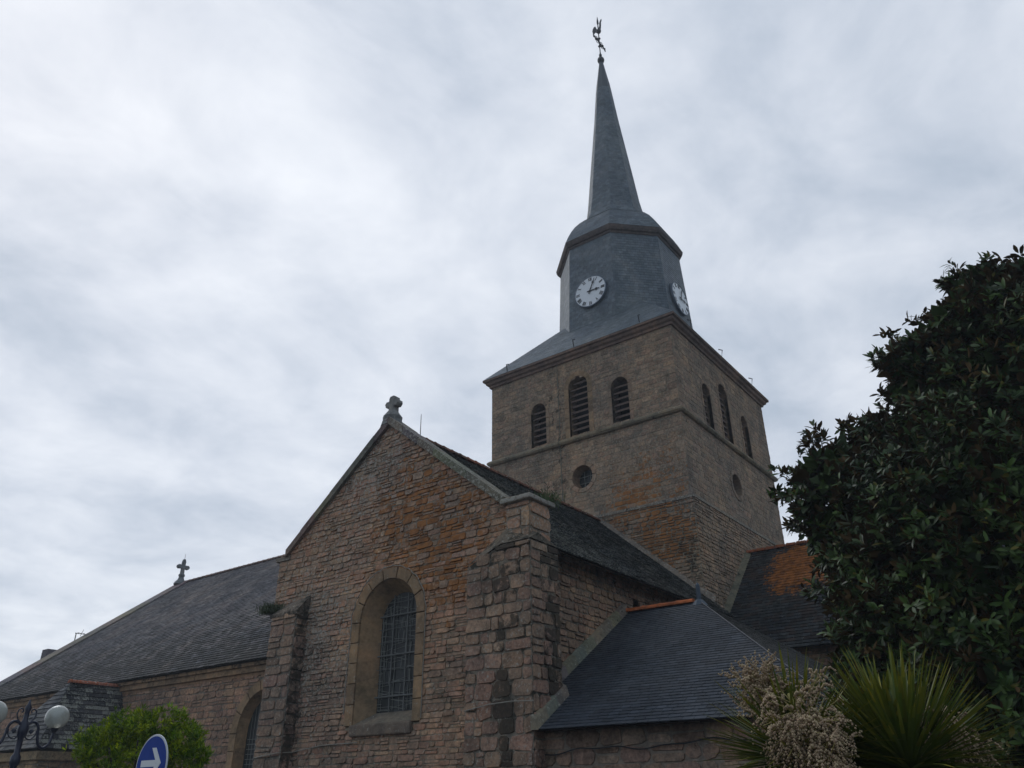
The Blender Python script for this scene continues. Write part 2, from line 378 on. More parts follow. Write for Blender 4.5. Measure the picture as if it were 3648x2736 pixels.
# offsets above the thicker base, and plain far sides
tw.box((XW, YS - .19, 9.86), (XE + .19, YS + .06, 9.96), 0, (.22, .19, .15), (.3, .3, .5)); tw.box((XE - .06, YS + .07, 9.86), (XE + .19, YN, 9.96), 0, (.22, .19, .15), (0, .2, .5))
tw.add([(XW, YS, 0), (XW, YN, 0), (XW, YN, 16.33), (XW, YS, 16.33), (XE, YN, 0), (XE, YN, 16.33)], [(0, 3, 2, 1), (1, 2, 5, 4)], 0, (.23, .2, .16))
tw.add([(XE - .05, YS - .12, 9.96), (XE + .12, YS - .12, 9.96), (XE + .12, YS + .1, 9.96), (XE - .05, YS + .1, 9.96), (XE + .005, YS - .02, 10.32)], [(0, 1, 4), (1, 2, 4), (2, 3, 4), (3, 0, 4)], 0, (.19, .16, .13), (0, .4, .3))
# interior so that the openings stay dark
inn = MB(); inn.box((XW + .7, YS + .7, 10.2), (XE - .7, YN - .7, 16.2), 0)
towerw = tw.build('tower_wall', [STONE, MORTAR], ch, label='square granite tower wall in coursed stone above rougher masonry')
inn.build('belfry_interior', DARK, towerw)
# string course
sc = MB()
pts = [(0, -.1), (.09, -.09), (.14, -.03), (.14, .04), (.08, .1), (0, .11)]
def band(mb, half_in, z, prof, x0, x1, y0, y1, c=(.25, .2, .14), l=(0, .1, .2), seg=.8):
    cor = [(x0, y0, -1, -1), (x1, y0, 1, -1), (x1, y1, 1, 1), (x0, y1, -1, 1)]
    for i in range(4):
        a, b = cor[i], cor[(i + 1) % 4]; L = math.dist(a[:2], b[:2]); n = max(1, int(L / seg))
        for s in range(n):
            t0, t1 = s / n, (s + 1) / n; vs = []
            for t in (t0, t1):
                for o, dz in prof:
                    pa = V(a[0] + a[2] * o, a[1] + a[3] * o, z + dz); pb = V(b[0] + b[2] * o, b[1] + b[3] * o, z + dz)
                    vs.append(pa + (pb - pa) * t)
            m_ = len(prof); f_ = random.uniform(.85, 1.12)
            mb.add(vs, [(k, m_ + k, m_ + k + 1, k + 1) for k in range(m_ - 1)], 0, tuple(x * f_ for x in c), l)
band(sc, 0, 13.0, pts, XW, XE, YS, YN, c=(.23, .19, .13), l=(0, .3, .3))
sc.build('string_course', ASHLAR, towerw, label='rounded stone band round the tower under the louvred windows')
co = MB()
band(co, 0, 16.33, [(0, -.06), (.07, -.05), (.09, .03), (.17, .08), (.2, .17), (.27, .2), (.28, .28), (.2, .29)], XW, XE, YS, YN, c=(.20, .14, .11), l=(0, .1, .05), seg=1.2)
co.build('cornice', ASHLAR, towerw, label='moulded brown cornice under the tower roof')
# louvred windows
def louvred(fr, cx, zb, zs, r, light):
    m_ = MB(); out_ = arch_pts(cx, zb, zs, r); pal = WARM if light else TW
    surround(m_, fr, cx, zb, zs, r, .2 if light else .14, .022, .12, pal, .78 if light else .95, 7, .4, (0, .1, .2))
    reveal(m_, fr, out_, out_, .0, -.55, pal, .8)
    m_.add([fr(cx - r, zb, .03), fr(cx + r, zb, .03), fr(cx + r, zb, -.55), fr(cx - r, zb, -.55)], [(0, 1, 2, 3)], 0, (.2, .17, .13))
    o = m_.build('louvred_window', ASHLAR, ch, label='tall arched belfry opening with sloping wooden louvres')
    b_ = MB(); z = zb + .06
    while z < zs + r - .1:
        hw = r - .01 if z + .1 <= zs else math.sqrt(max(.01, r * r - (z + .12 - zs) ** 2)) - .01
        if hw > .08:
            b_.add([fr(cx - hw, z, -.16), fr(cx + hw, z, -.16), fr(cx + hw, z + .17, -.44), fr(cx - hw, z + .17, -.44),
                    fr(cx - hw, z + .065, -.16), fr(cx + hw, z + .065, -.16), fr(cx + hw, z + .235, -.44), fr(cx - hw, z + .235, -.44)],
                   [(0, 3, 2, 1), (4, 5, 6, 7), (0, 1, 5, 4), (1, 2, 6, 5), (2, 3, 7, 6), (3, 0, 4, 7)], 0)
        z += .235
    b_.build('louvres', WOOD, o)
frS = frame((0, YS, 0), S_, SN); frE = frame((XE, 0, 0), E_, EN)
for i, w_ in enumerate(swin): louvred(frS, *w_, i == 1)
for i, w_ in enumerate(ewin): louvred(frE, *w_, False)
def oculus(fr, cx, cz, r, sw=.16, dep=.4, pal=TW, k=1.05):
    m_ = MB(); n = 20
    for i in range(10):
        t0, t1 = 2 * math.pi * i / 10 + .01, 2 * math.pi * (i + 1) / 10 - .01
        o = [(cx + (r + sw) * math.cos(t), cz + (r + sw) * math.sin(t)) for t in (t0, (t0 + t1) / 2, t1)]; i_ = [(cx + r * math.cos(t), cz + r * math.sin(t)) for t in (t1, (t0 + t1) / 2, t0)]
        m_.prism(o + i_, fr, -.1, .03, 0, tint(pal, .1, k), (0, 0, .3), .015)
    A = [(cx + r * math.cos(2 * math.pi * i / n), cz + r * math.sin(2 * math.pi * i / n)) for i in range(n)]; B = [(cx + (a - cx) * .86, cz + (z - cz) * .86) for a, z in A]
    reveal(m_, fr, A, B, 0, -dep, pal, .8, True)
    o = m_.build('round_window', ASHLAR, ch, label='small round window in a stone ring')
    q = MB(); q.add([fr(a, z, -dep + .02) for a, z in B], [tuple(range(n))]); q.build('pane', GLASS, o)
    q = MB(); rr = r * .86
    for a in (-.33, .33): h = rr * math.sqrt(1 - a * a) ; q.tube([fr(cx + a * rr, cz - h, -dep + .05), fr(cx + a * rr, cz + h, -dep + .05)], .012, 6)
    for a in (-.33, .33): h = rr * math.sqrt(1 - a * a); q.tube([fr(cx - h, cz + a * rr, -dep + .05), fr(cx + h, cz + a * rr, -dep + .05)], .012, 6)
    q.build('glazing_bars', CAME, o)
oculus(frS, *ocs); oculus(frE, *oce)
q = MB(); q.tube([(-14.52, YS - .05, 16.4), (-14.5, YS - .05, 13.2), (-14.5, YS - .2, 13.0), (-14.5, YS - .05, 12.8), (-14.48, YS - .06, 9.5)], .013, 6)
for z in (10.5, 11.5, 12.4, 13.7, 14.6, 15.5): q.tube([(-14.5, YS + .02, z), (-14.5, YS - .06, z)], .015, 5)
q.build('lightning_conductor', plain('weathered_cable', (.12, .13, .10), .7, .3), towerw)
for (x, y, sx, sy) in ((-16.76, 21.99, 0, -1), (-13.6, 21.99, 0, -1), (-10.79, 21.99, 0, -1), (-9.48, 23.45, 1, 0), (-9.48, 26.2, 1, 0), (-9.48, 29.2, 1, 0)):
    q = MB(); x -= sx * .08; y -= sy * .08
    q.tube([(x - sx * .16, y - sy * .16, 16.86), (x + sx * .06, y + sy * .06, 16.66), (x + sx * .12, y + sy * .12, 16.96), (x - sx * .02, y - sy * .02, 17.04)], .022, 6)
    q.build('roof_hook', IRON, ch)

# ---- spire: broach roof, octagonal stage, bell-shaped skirt, needle
SP = [(.112, .142, .168), (.13, .16, .185), (.10, .130, .156)]
sk = dict(ex=.13, wd=.2, th=.009, pal=SP, var=.13, jit=.004, lich=lambda p: (0, .15, .22))
br = MB(); hx, hy, z0, z1 = 4.27, 4.46, 16.62, 19.9; m_ = 1.12; t = (z1 - z0) / m_
c4 = lambda s, z: [(CX - (hx - s), CY - (hy - s), z), (CX + (hx - s), CY - (hy - s), z), (CX + (hx - s), CY + (hy - s), z), (CX - (hx - s), CY + (hy - s), z)]
lo, hi = c4(0, z0), c4(t, z1)
for i in range(4): facet(br, lo[i], lo[(i + 1) % 4], hi[(i + 1) % 4], hi[i], **sk)
br.add(c4(0, z0 - .01), [(3, 2, 1, 0)], 0, SP[0])
spo = br.build('broach_roof', SLATE, ch, label='low square slate roof between tower cornice and octagonal stage')
def octc(k, r, z, tw=0):
    a = R(22.5 + 45 * k + tw); rr = r / math.cos(R(22.5)); return (CX + rr * math.cos(a), CY + rr * math.sin(a), z)
st = MB()
for k in range(8): facet(st, octc(k, 2.74, 17.7), octc(k + 1, 2.74, 17.7), octc(k + 1, 2.49, 22.95), octc(k, 2.49, 22.95), **sk)
st.build('octagonal_stage', SLATE, ch, label='slate-hung octagonal stage carrying the clocks')
ev = MB()
for k in range(8):
    prof = [(2.48, 22.86), (2.53, 22.88), (2.55, 22.97), (2.62, 23.0), (2.66, 23.1), (2.68, 23.22), (2.5, 23.25)]
    vs = [octc(k + j, r, z) for j in (0, 1) for r, z in prof]; n = len(prof)
    ev.add(vs, [(i, n + i, n + i + 1, i + 1) for i in range(n - 1)], 0, (.115, .095, .088))
ev.build('stage_cornice', ASHLAR, ch, label='thin brown cornice at the top of the octagonal stage')
bell = MB(); prof = [(2.66, 23.24), (2.52, 23.6), (2.36, 23.95), (2.16, 24.3), (1.92, 24.62), (1.66, 24.9), (1.45, 25.1)]
for (r0, a0), (r1, a1) in zip(prof, prof[1:]):
    for k in range(8): facet(bell, octc(k, r0, a0), octc(k + 1, r0, a0), octc(k + 1, r1, a1), octc(k, r1, a1), **sk)
bell.build('bell_skirt', SLATE, ch, label='bell-shaped slate skirt at the foot of the spire needle')
nd = MB(); zz = [25.08, 25.5, 26.5, 28, 30, 32, 34.2]; rr = [1.45, 1.28, 1.13, .98, .77, .56, .36]
for i in range(len(zz) - 1):
    for k in range(8): facet(nd, octc(k, rr[i], zz[i]), octc(k + 1, rr[i], zz[i]), octc(k + 1, rr[i + 1], zz[i + 1]), octc(k, rr[i + 1], zz[i + 1]), **sk)
ndo = nd.build('spire_needle', SLATE, ch, label='slender octagonal slate spire')
cp = MB(); cp.lathe((CX, CY, 0), [(.40, 34.15), (.34, 34.7), (.33, 34.75), (.22, 35.5), (.11, 36.3)], 8, c=(.1, .1, .1), rot=R(22.5)); cp.build('spire_cap', plain('dark_lead', (.075, .085, .095), .6, .4, .1), ndo)
fin = MB()
fin.lathe((CX, CY, 36.5), [(.03, -.22), (.1, -.2), (.17, -.1), (.19, 0), (.17, .1), (.1, .18), (.05, .22), (.05, .28), (.08, .34), (.08, .42), (.045, .5), (.035, .6)], 14)
wc = fin.build('weathercock', IRON, ch, label='iron finial with ball, cross and cockerel on the spire tip')
fin2 = MB()
fin2.tube([(CX, CY, 37.0), (CX, CY, 39.35)], .03, 8)
fin2.lathe((CX, CY, 0), [(.015, 39.3), (.06, 39.42), (.055, 39.6), (.01, 39.98)], 8)
fin2.tube([(CX, CY - .52, 37.9), (CX, CY + .52, 37.9)], .035, 8)
for s in (-1, 1):
    fin2.lathe((CX, CY + s * .3, 37.9), [(.0, -.07), (.09, 0), (.0, .07)], 8)
    fin2.lathe((CX, CY, 37.9 + s * .3), [(.0, -.07), (.09, 0), (.0, .07)], 8)
    y = CY + s * .52
    fin2.add([(CX - .02, y - s * .1, 37.88), (CX - .02, y + s * .1, 37.75), (CX - .02, y + s * .1, 38.05), (CX + .02, y - s * .1, 37.88), (CX + .02, y + s * .1, 37.75), (CX + .02, y + s * .1, 38.05)], [(0, 1, 2), (5, 4, 3), (0, 3, 4, 1), (1, 4, 5, 2), (2, 5, 3, 0)])
    fin2.tube([(CX, CY + .06, 37.95 + s * .05), (CX, CY + s * .25, 38.13), (CX, CY + s * .45, 37.98)], .018, 5)
    fin2.tube([(CX, CY + .06, 37.85), (CX, CY + s * .25, 37.66), (CX, CY + s * .45, 37.82)], .018, 5)
fin2.build('iron_cross', IRON, wc)
ck = MB()
body = [(-.04, 38.62), (-.1, 38.74), (-.2, 38.86), (-.26, 38.8), (-.33, 38.86), (-.36, 39.0), (-.33, 39.16), (-.25, 39.28), (-.16, 39.3), (-.12, 39.16), (-.08, 39.0), (.0, 38.96), (.07, 39.06), (.1, 39.2), (.1, 39.36), (.16, 39.5), (.24, 39.62), (.25, 39.52), (.2, 39.4), (.19, 39.2), (.17, 39.0), (.14, 38.82), (.08, 38.68)]
tri = [(i) for i in range(len(body))]
fr0 = lambda a, z, d: V(CX + a, CY - d, z)
ck.prism(body, fr0, -.025, .025)
ck.lathe((CX + .02, CY, 38.78), [(.0, -.16), (.1, -.1), (.14, 0), (.1, .1), (.0, .16)], 10)
ck.build('cockerel', IRON, wc)

# ---- clocks
ROM = ['XII', 'I', 'II', 'III', 'IIII', 'V', 'VI', 'VII', 'VIII', 'IX', 'X', 'XI']
def clock(O, u, n):
    u = V(*u); n = unit(n); v = unit(np.cross(n, u)); u = np.cross(v, n); O = V(*O)
    W = lambda a, b, d: O + u * a + v * b + n * d
    r = .74; m_ = MB(); k = 48
    ring = [(r * .985, -.06), (r * .985, .02), (r * .97, .035), (0.001, .035)]
    vs = [W(q * math.cos(2 * math.pi * i / k), q * math.sin(2 * math.pi * i / k), d) for q, d in ring for i in range(k)]
    m_.add(vs, [(j * k + i, j * k + (i + 1) % k, (j + 1) * k + (i + 1) % k, (j + 1) * k + i) for j in range(3) for i in range(k)])
    o = m_.build('clock', WHITE, ch, label='round white clock face with black Roman numerals showing a few minutes past three')
    b = MB(); R0, R1 = r * .975, r + .012
    prof = [(R1, -.06), (R1, .04), (R0, .05), (R0, .036)]
    vs = [W(q * math.cos(2 * math.pi * i / k), q * math.sin(2 * math.pi * i / k), d) for q, d in prof for i in range(k)]
    b.add(vs, [(j * k + i, j * k + (i + 1) % k, (j + 1) * k + (i + 1) % k, (j + 1) * k + i) for j in range(3) for i in range(k)]); b.build('rim', LEAD, o)
    nu = None
    def bar(p, q, w_, d=.04):
        p = np.array(p); q = np.array(q); t = unit(q - p); s = np.array([-t[1], t[0]]) * w_ / 2
        c_ = [p - s, q - s, q + s, p + s]
        nu.add([W(*x, d) for x in c_] + [W(*x, d + .006) for x in c_], [(4, 5, 6, 7)[::-1], (4, 5, 6, 7), (0, 1, 5, 4), (1, 2, 6, 5), (2, 3, 7, 6), (3, 0, 4, 7)][1:])
    ri, ro = r * .70, r * .92
    for h in range(12):
        a = -2 * math.pi * h / 12; rad = np.array([-math.sin(a), math.cos(a)]); tan = np.array([math.cos(a), math.sin(a)])
        g_ = ROM[h]; wd = {'I': .032, 'V': .075, 'X': .08}; tot = sum(wd[c] for c in g_) + .012 * (len(g_) - 1); x = -tot / 2
        nu = MB()
        for c in g_:
            w_ = wd[c]; pt = lambda s, t: rad * (ri + (ro - ri) * t) + tan * (x + w_ * s)
            if c == 'I': bar(pt(.5, 0), pt(.5, 1), .024); bar(pt(.0, .02), pt(1, .02), .012); bar(pt(.0, .98), pt(1, .98), .012)
            if c == 'V': bar(pt(.12, 1), pt(.5, 0), .024); bar(pt(.9, 1), pt(.5, 0), .012)
            if c == 'X': bar(pt(.1, 1), pt(.9, 0), .024); bar(pt(.9, 1), pt(.1, 0), .012)
            x += w_ + .012
        nu.build('numeral', BLACK, o)
    for ang, L, w_, dd in ((R(22), r * .84, .045, .07), (R(92), r * .62, .06, .06)):
        hd = MB(); d_ = np.array([math.sin(ang), math.cos(ang)]); s = np.array([d_[1], -d_[0]])
        prof = [(-.14, .022), (-.05, .022), (.0, .045), (.06, .022), (L * .55, w_ * .35), (L * .66, w_ * 1.3), (L * .76, w_ * .4), (L, .006)]
        vs = []
        for tt, ww in prof:
            for q in (-1, 1): vs.append(W(*(d_ * tt + s * ww * q), dd))
            for q in (1, -1): vs.append(W(*(d_ * tt + s * ww * q), dd + .012))
        hd.add(vs, [(4 * i + j, 4 * i + (j + 1) % 4, 4 * i + 4 + (j + 1) % 4, 4 * i + 4 + j) for i in range(len(prof) - 1) for j in range(4)])
        hd.build('clock_hand', BLACK, o)
tl = math.atan2(.25, 5.25)
zc = 20.15; rc = 2.74 - (zc - 17.7) * .25 / 5.25
clock((CX + .02, CY - rc - .09, zc), (1, 0, 0), (0, -math.cos(tl), math.sin(tl)))
clock((CX + rc + .09, CY + .02, zc - .03), (0, 1, 0), (math.cos(tl), 0, math.sin(tl)))

# ---- transept
YG = 12.34; GX = -13.0; GZ = 9.92; GS = .80
GL, GR = -16.35, -9.45
def lich_gable(p):
    x, y, z = p
    o = (1.0 * blob((x, z), (-11.3, 6.8), 2.7) + .5 * blob((x, z), (-12.6, 7.5), 2.2) + .45 * blob((x, z), (-10.9, 5.4), 1.4)) * random.choice((.3, .7, 1, 1.3))
    wv = .3 + .3 * blob((x, z), (-13.6, 8.6), 2.5) + .3 * blob((x, z), (-15.5, 5), 3)
    d = .55 * max(0, 1 - abs(x + 15.25) / .28) * (z < 5.4) + .25 * (z < 2.3)  # darker strip beside the left buttress, and a darker foot
    return (min(o, 1), d, min(wv, .7))
tr = MB()
gwin = (-12.67, 2.95, 5.06, .86)
SWD = .24
gh = [hole(gwin[0], gwin[1], gwin[2], gwin[3] + SWD - .03)]
def gspan(z):
    if z <= 7.03: s = [(-16.72, -9.2)]
    else:
        h = (GZ - .02 - z) / GS; s = [(max(-16.6, GX - h), min(-9.2, GX + h))] if h > .05 else []
    return cut(s, gh, z)
masonry(tr, (0, YG, 0), S_, SN, gspan, .0, 9.9, ch=(.085, .15), ln=(.11, .38), joint=.014, dep=(.004, .034), wav=.045, lich=lich_gable, rnd=.3, zstep=.07, k=1.02, mort=(.26, .22, .165))
TX = -9.2
def lich_shade_tE(p): return (.12, .3 if p[2] > 5.4 else .12, .3)  # dark channel raised below the eave, painting the eave shadow into the colour
masonry(tr, (TX, 0, 0), E_, EN, lambda z: cut([(YG, YS - .1)], [lambda z: (16.96, 17.22) if abs(z - 5.63) < .16 else None], z), 2.0, 6.38, ch=(.11, .19), ln=(.15, .4), joint=.02, dep=(.012, .04), wav=.04, lich=lich_shade_tE, zstep=.1, k=.85)
tr.add([(-16.35, YG + .6, 0), (-16.35, YS, 0), (-16.35, YS, 7), (-16.35, YG + .6, 7)], [(0, 3, 2, 1)], 0, (.24, .2, .16))
tr.add([(-16.72, YG, 0), (-16.72, YG + .6, 0), (-16.72, YG + .6, 7.03), (-16.72, YG, 7.03), (-16.35, YG + .6, 0), (-16.35, YG + .6, 7.03)], [(0, 3, 2, 1), (1, 2, 5, 4)], 0, (.24, .2, .16), (0, .2, .3))
trw = tr.build('transept_wall', [STONE, MORTAR], ch, label='rubble stone gable wall with orange lichen')
q = MB(); q.box((TX - .35, 16.9, 5.4), (TX - .3, 17.3, 5.9), 0, (.01, .01, .01)); q.build('vent_opening', DARK, trw)
# coping and shoulders
cpg = MB()
CPC = (.17, .145, .12)
for s in (-1, 1):
    L = math.hypot(3.58, 3.58 * GS); n = 7
    for i in range(n):
        x0, x1 = GX + s * (3.58 if s > 0 else 3.42) * i / n, GX + s * (3.58 if s > 0 else 3.42) * (i + 1) / n - s * .012
        zf = lambda x: GZ - abs(x - GX) * GS
        jj = random.uniform(-.012, .012); a = [(x0, zf(x0) - .17), (x0, zf(x0) + .03 + jj), (x1, zf(x1) + .03 + jj), (x1, zf(x1) - .17)]
        if s > 0: a = a[::-1]
        a = a[::-1]
        vs = [(x, YG - .11, z) for x, z in a] + [(x, YG + .42, z) for x, z in a]
        cpg.add(vs, [(3, 2, 1, 0), (4, 5, 6, 7), (0, 1, 5, 4), (1, 2, 6, 5), (2, 3, 7, 6), (3, 0, 4, 7)] , 0, tuple(x * random.uniform(.85, 1.1) for x in CPC), (.1, .1, .5 if s > 0 else .3))
cpg.box((-16.83, YG - .05, 6.96), (-16.3, YG + .6, 7.06), 0, CPC, (0, .2, .5))
cpg.build('gable_coping', ASHLAR, ch, label='pale weathered coping stones up both slopes of the gable')
sh = MB()
frb = frame((0, 0, 0), S_, SN)
def blocks(mb, x0, x1, y0, y1, z0, z1, ch_, lich, k=1.0, pal=WALLC, dep=(.015, .05), ln=(.3, .62), joint=.03, faces='SEW', top=None):
    t_ = top or (lambda x: z1)
    fs_ = {'S': ((0, y0, 0), S_, SN, x0, x1), 'E': ((x1, 0, 0), E_, EN, y0, y1), 'W': ((x0, 0, 0), (0, -1, 0), (-1, 0, 0), -y1, -y0)}
    for f in faces:
        O, u, n, a0, a1 = fs_[f]
        iv = (lambda z, a0=a0, a1=a1: [(max(a0, min([x for x in np.linspace(a0, a1, 40) if t_(x) >= z] or [a1])), a1)]) if f == 'S' and top else (lambda z, a0=a0, a1=a1: [(a0, a1)])
        zz1 = z1 if f != 'W' or not top else top(x0)
        masonry(mb, O, u, n, iv, z0, zz1, ch=ch_, ln=ln, joint=joint, dep=dep, wav=.04, lich=lich, rnd=.16, k=k, pal=pal, zstep=.1, split=.12)
BUT = [(.28, .215, .165), (.26, .185, .155), (.225, .18, .14), (.29, .235, .18), (.25, .165, .145)]
def lich_pier(p):
    x, y, z = p
    if y < 12.2: d = 1.3 * max(0, 1 - abs(x + 9.28) / .26) + .35 * max(0, 1 - abs(x + 9.9) / .2)
    else: d = .85 * max(0, 1 - abs(y - 12.75) / .35) + .25
    return (.05, min(d, 1), .34)
blocks(sh, -9.38, -8.8, 12.26, 12.95, 6.0, 6.9, (.28, .42), lambda p: (.15, .1, .45), dep=(.01, .03))
pier_top = lambda x: 5.72 + min(1, max(0, (x + 10.2) / .85)) * .32
blocks(sh, -10.22, -8.66, 12.06, 13.0, 0, 6.02, (.17, .33), lich_pier, top=pier_top, pal=BUT, k=.95, dep=(.008, .04), ln=(.18, .5), joint=.024)
sh.add([(-10.22, 12.04, 5.72), (-9.37, 12.04, 6.04), (-8.64, 12.04, 6.04), (-8.64, 12.3, 6.2), (-9.37, 12.36, 6.5), (-10.22, 12.36, 6.0), (-8.64, 13.0, 6.04), (-9.0, 12.3, 6.25)],
       [(0, 1, 4, 5), (1, 2, 3, 4), (2, 6, 3), (3, 6, 7)], 0, (.155, .13, .10), (.1, .5, .3))
sh.box((-10.2, 12.08, 0), (-8.68, 12.98, 5.7), 1, MORT)
sh.build('corner_buttress', [STONE, MORTAR], ch, label='broad corner buttress of big blocks with black damp streaks')
cs = MB()
for i, (a, b) in enumerate([((-9.47, 12.14), (-9.05, 12.5)), ((-9.04, 12.13), (-8.7, 12.5)), ((-9.46, 12.51), (-8.71, 12.78)), ((-9.45, 12.79), (-8.7, 13.05))]):
    cs.box((*a, 6.9), (*b, 7.0 + random.uniform(-.01, .01)), 0, tuple(x * random.uniform(.9, 1.1) for x in CPC), (0, .1, .8))
bmv = cs.build('shoulder_slab', ASHLAR, ch, label='flat projecting slab on the right shoulder of the gable')
bv = bmv.modifiers.new('bevel', 'BEVEL'); bv.width = .025; bv.segments = 2
lb = MB()
blocks(lb, -16.28, -15.38, 12.0, 12.34, 0, 5.55, (.17, .3), lambda p: (0, .65 * (p[0] > -15.45) + .3 * max(0, 1 - abs(p[0] + 15.55) / .2), .35), pal=BUT, k=.98, dep=(.012, .04))  # darker on the east face and near the right edge
lb.box((-16.26, 12.02, 0), (-15.4, 12.33, 5.52), 1, MORT)
lb.add([(-16.32, 11.96, 5.53), (-15.34, 11.96, 5.53), (-15.34, 12.33, 5.95), (-16.32, 12.33, 5.8), (-16.32, 12.33, 5.4), (-15.34, 12.33, 5.4), (-16.32, 11.96, 5.45), (-15.34, 11.96, 5.45)], [(0, 1, 2, 3), (6, 7, 1, 0), (1, 7, 5, 2), (0, 3, 4, 6)], 0, (.15, .125, .10), (0, .5, .3))
lb.build('side_buttress', [STONE, MORTAR], ch, label='narrow stone buttress on the left edge of the gable')
# gable cross + rod
gc = MB(); X0, Y0 = -13.12, 12.5
GC = (.20, .205, .205)
gc.lathe((X0 - .02, Y0, 0), [(.3, 9.78), (.27, 9.9), (.24, 9.95), (.25, 10.05), (.19, 10.13), (.13, 10.22)], 10, c=GC, l=(0, 0, .3))
cr = [(-.10, 10.18), (.09, 10.18), (.08, 10.34), (.16, 10.33), (.215, 10.4), (.2, 10.48), (.11, 10.5), (.1, 10.6), (.03, 10.64), (-.07, 10.63), (-.1, 10.58), (-.11, 10.5), (-.2, 10.5), (-.25, 10.44), (-.22, 10.36), (-.16, 10.33), (-.1, 10.34)]
fc = lambda a, z, d: V(X0 + a, Y0 - d, z)
gc.prism(cr, fc, -.09, .09, 0, GC, (0, 0, .3), .02)
gc.build('stone_cross', ASHLAR, ch, label='small stubby stone cross on the gable apex')
q = MB(); q.tube([(-12.98, 13.35, 9.6), (-12.98, 13.35, 10.42)], [.014, .007], 6); q.build('lightning_rod', IRON, ch)
# transept window
frG = frame((0, YG, 0), S_, SN)
wn = MB(); surround(wn, frG, gwin[0], gwin[1], gwin[2], gwin[3], SWD, .045, .12, WARM, .68, 7, .42, (0, .2, .3))
A = arch_pts(gwin[0], 2.98, 5.06, .86, 16); B = arch_pts(-12.65, 3.22, 5.05, .64, 16)
reveal(wn, frG, A, B, .0, -.42, WARM, .8)
wn.add([frG(-13.53, 2.98, .0), frG(-11.81, 2.98, 0), frG(-12.01, 3.22, -.42), frG(-13.29, 3.22, -.42)], [(0, 1, 2, 3)], 0, (.20, .17, .13), (0, .1, .3))
wo = wn.build('arched_window', ASHLAR, ch, label='round-arched leaded window in a dressed stone surround')
q = MB(); q.box((-13.55, YG - .1, 2.74), (-11.8, YG + .05, 2.97), 0, (.17, .135, .105), (0, 0, .3)); so = q.build('sill', ASHLAR, wo); bv = so.modifiers.new('b', 'BEVEL'); bv.width = .03; bv.segments = 2
q = MB(); q.add([frG(a, z, -.42) for a, z in B], [tuple(range(len(B)))]); q.build('pane', GLASS, wo)
q = MB(); d = -.40
inside = lambda a, z: abs(a + 12.65) < .63 and (z < 5.05 or math.hypot(a + 12.65, z - 5.05) < .63) and z > 3.23
def seg(a0, z0_, a1, z1_, w_, dd=-.395):
    n = 10; pr = None
    for i in range(n + 1):
        p = (a0 + (a1 - a0) * i / n, z0_ + (z1_ - z0_) * i / n)
        if inside(*p):
            if pr: q.tube([frG(*pr, dd), frG(*p, dd)], w_, 4, cap=False)
            pr = p
        else: pr = None
# figurative leading: an irregular net
for c_ in range(3):
    xa = -13.29 + .427 * c_
    for r_ in range(9):
        za = 3.22 + .275 * r_
        for _ in range(5):
            if random.random() < .5: x = xa + random.uniform(.04, .39); seg(x, za, x + random.uniform(-.06, .06), za + .275, .0045)
            else: z = za + random.uniform(.02, .26); seg(xa, z, xa + .427, z + random.uniform(-.12, .12), .0045)
        for side in (0.06, .37): seg(xa + side, za, xa + side, za + .275, .0045)
for x in (-13.22, -13.13, -12.17, -12.08): seg(x, 3.23, x, 5.69, .005)
for i in range(16): seg(-13.29, 3.23 + .155 * i, -13.13, 3.23 + .155 * i, .005); seg(-12.17, 3.23 + .155 * i, -12.01, 3.23 + .155 * i, .005)
q.build('leading', CAME, wo)
q = MB()
for x in (-12.87, -12.44): q.tube([frG(x, 3.22, -.36), frG(x, 5.05 + math.sqrt(.64 ** 2 - (x + 12.65) ** 2), -.36)], .014, 6)
for i in range(8):
    z = 3.52 + .28 * i; h = .64 if z < 5.05 else math.sqrt(.64 ** 2 - (z - 5.05) ** 2)
    q.tube([frG(-12.65 - h, z, -.35), frG(-12.65 + h, z, -.35)], .007 if i % 3 else .018, 6)
q.build('window_bars', plain('grey_iron', (.13, .135, .13), .6, .4), wo)
q = MB(); P_ = []
for i in range(37):
    t = math.pi * i / 36; P_.append(frG(gwin[0] + (1.13 + .02 * math.sin(i * 1.7)) * math.cos(t), 5.06 + (1.13 + .015 * math.sin(i * 2.3)) * math.sin(t), .05))
P_ = [frG(-11.55, 3.0, .05)] + P_ + [frG(-13.81, 4.0, .05), frG(-13.8, 3.2, .05)]
q.tube(P_, .011, 5); q.build('cable', plain('pale_cable', (.26, .24, .2), .7, .3), trw)
q = MB(); q.tube([(-16.7, 12.28, 2.4), (-16.2, 11.93, 2.42), (-15.4, 11.93, 2.5), (-15.32, 12.28, 2.52), (-14.4, 12.28, 2.62), (-13.3, 12.28, 2.63)], .01, 5)
q.build('cable', plain('pale_cable_b', (.26, .24, .2), .7, .3), trw); q = MB()
q.tube([(-10.2, 12.0, 3.02), (-9.6, 11.99, 3.1), (-9.1, 11.99, 3.12), (-8.6, 12.0, 3.1)], .01, 5); q.build('cable', bpy.data.materials['pale_cable_b'], trw)
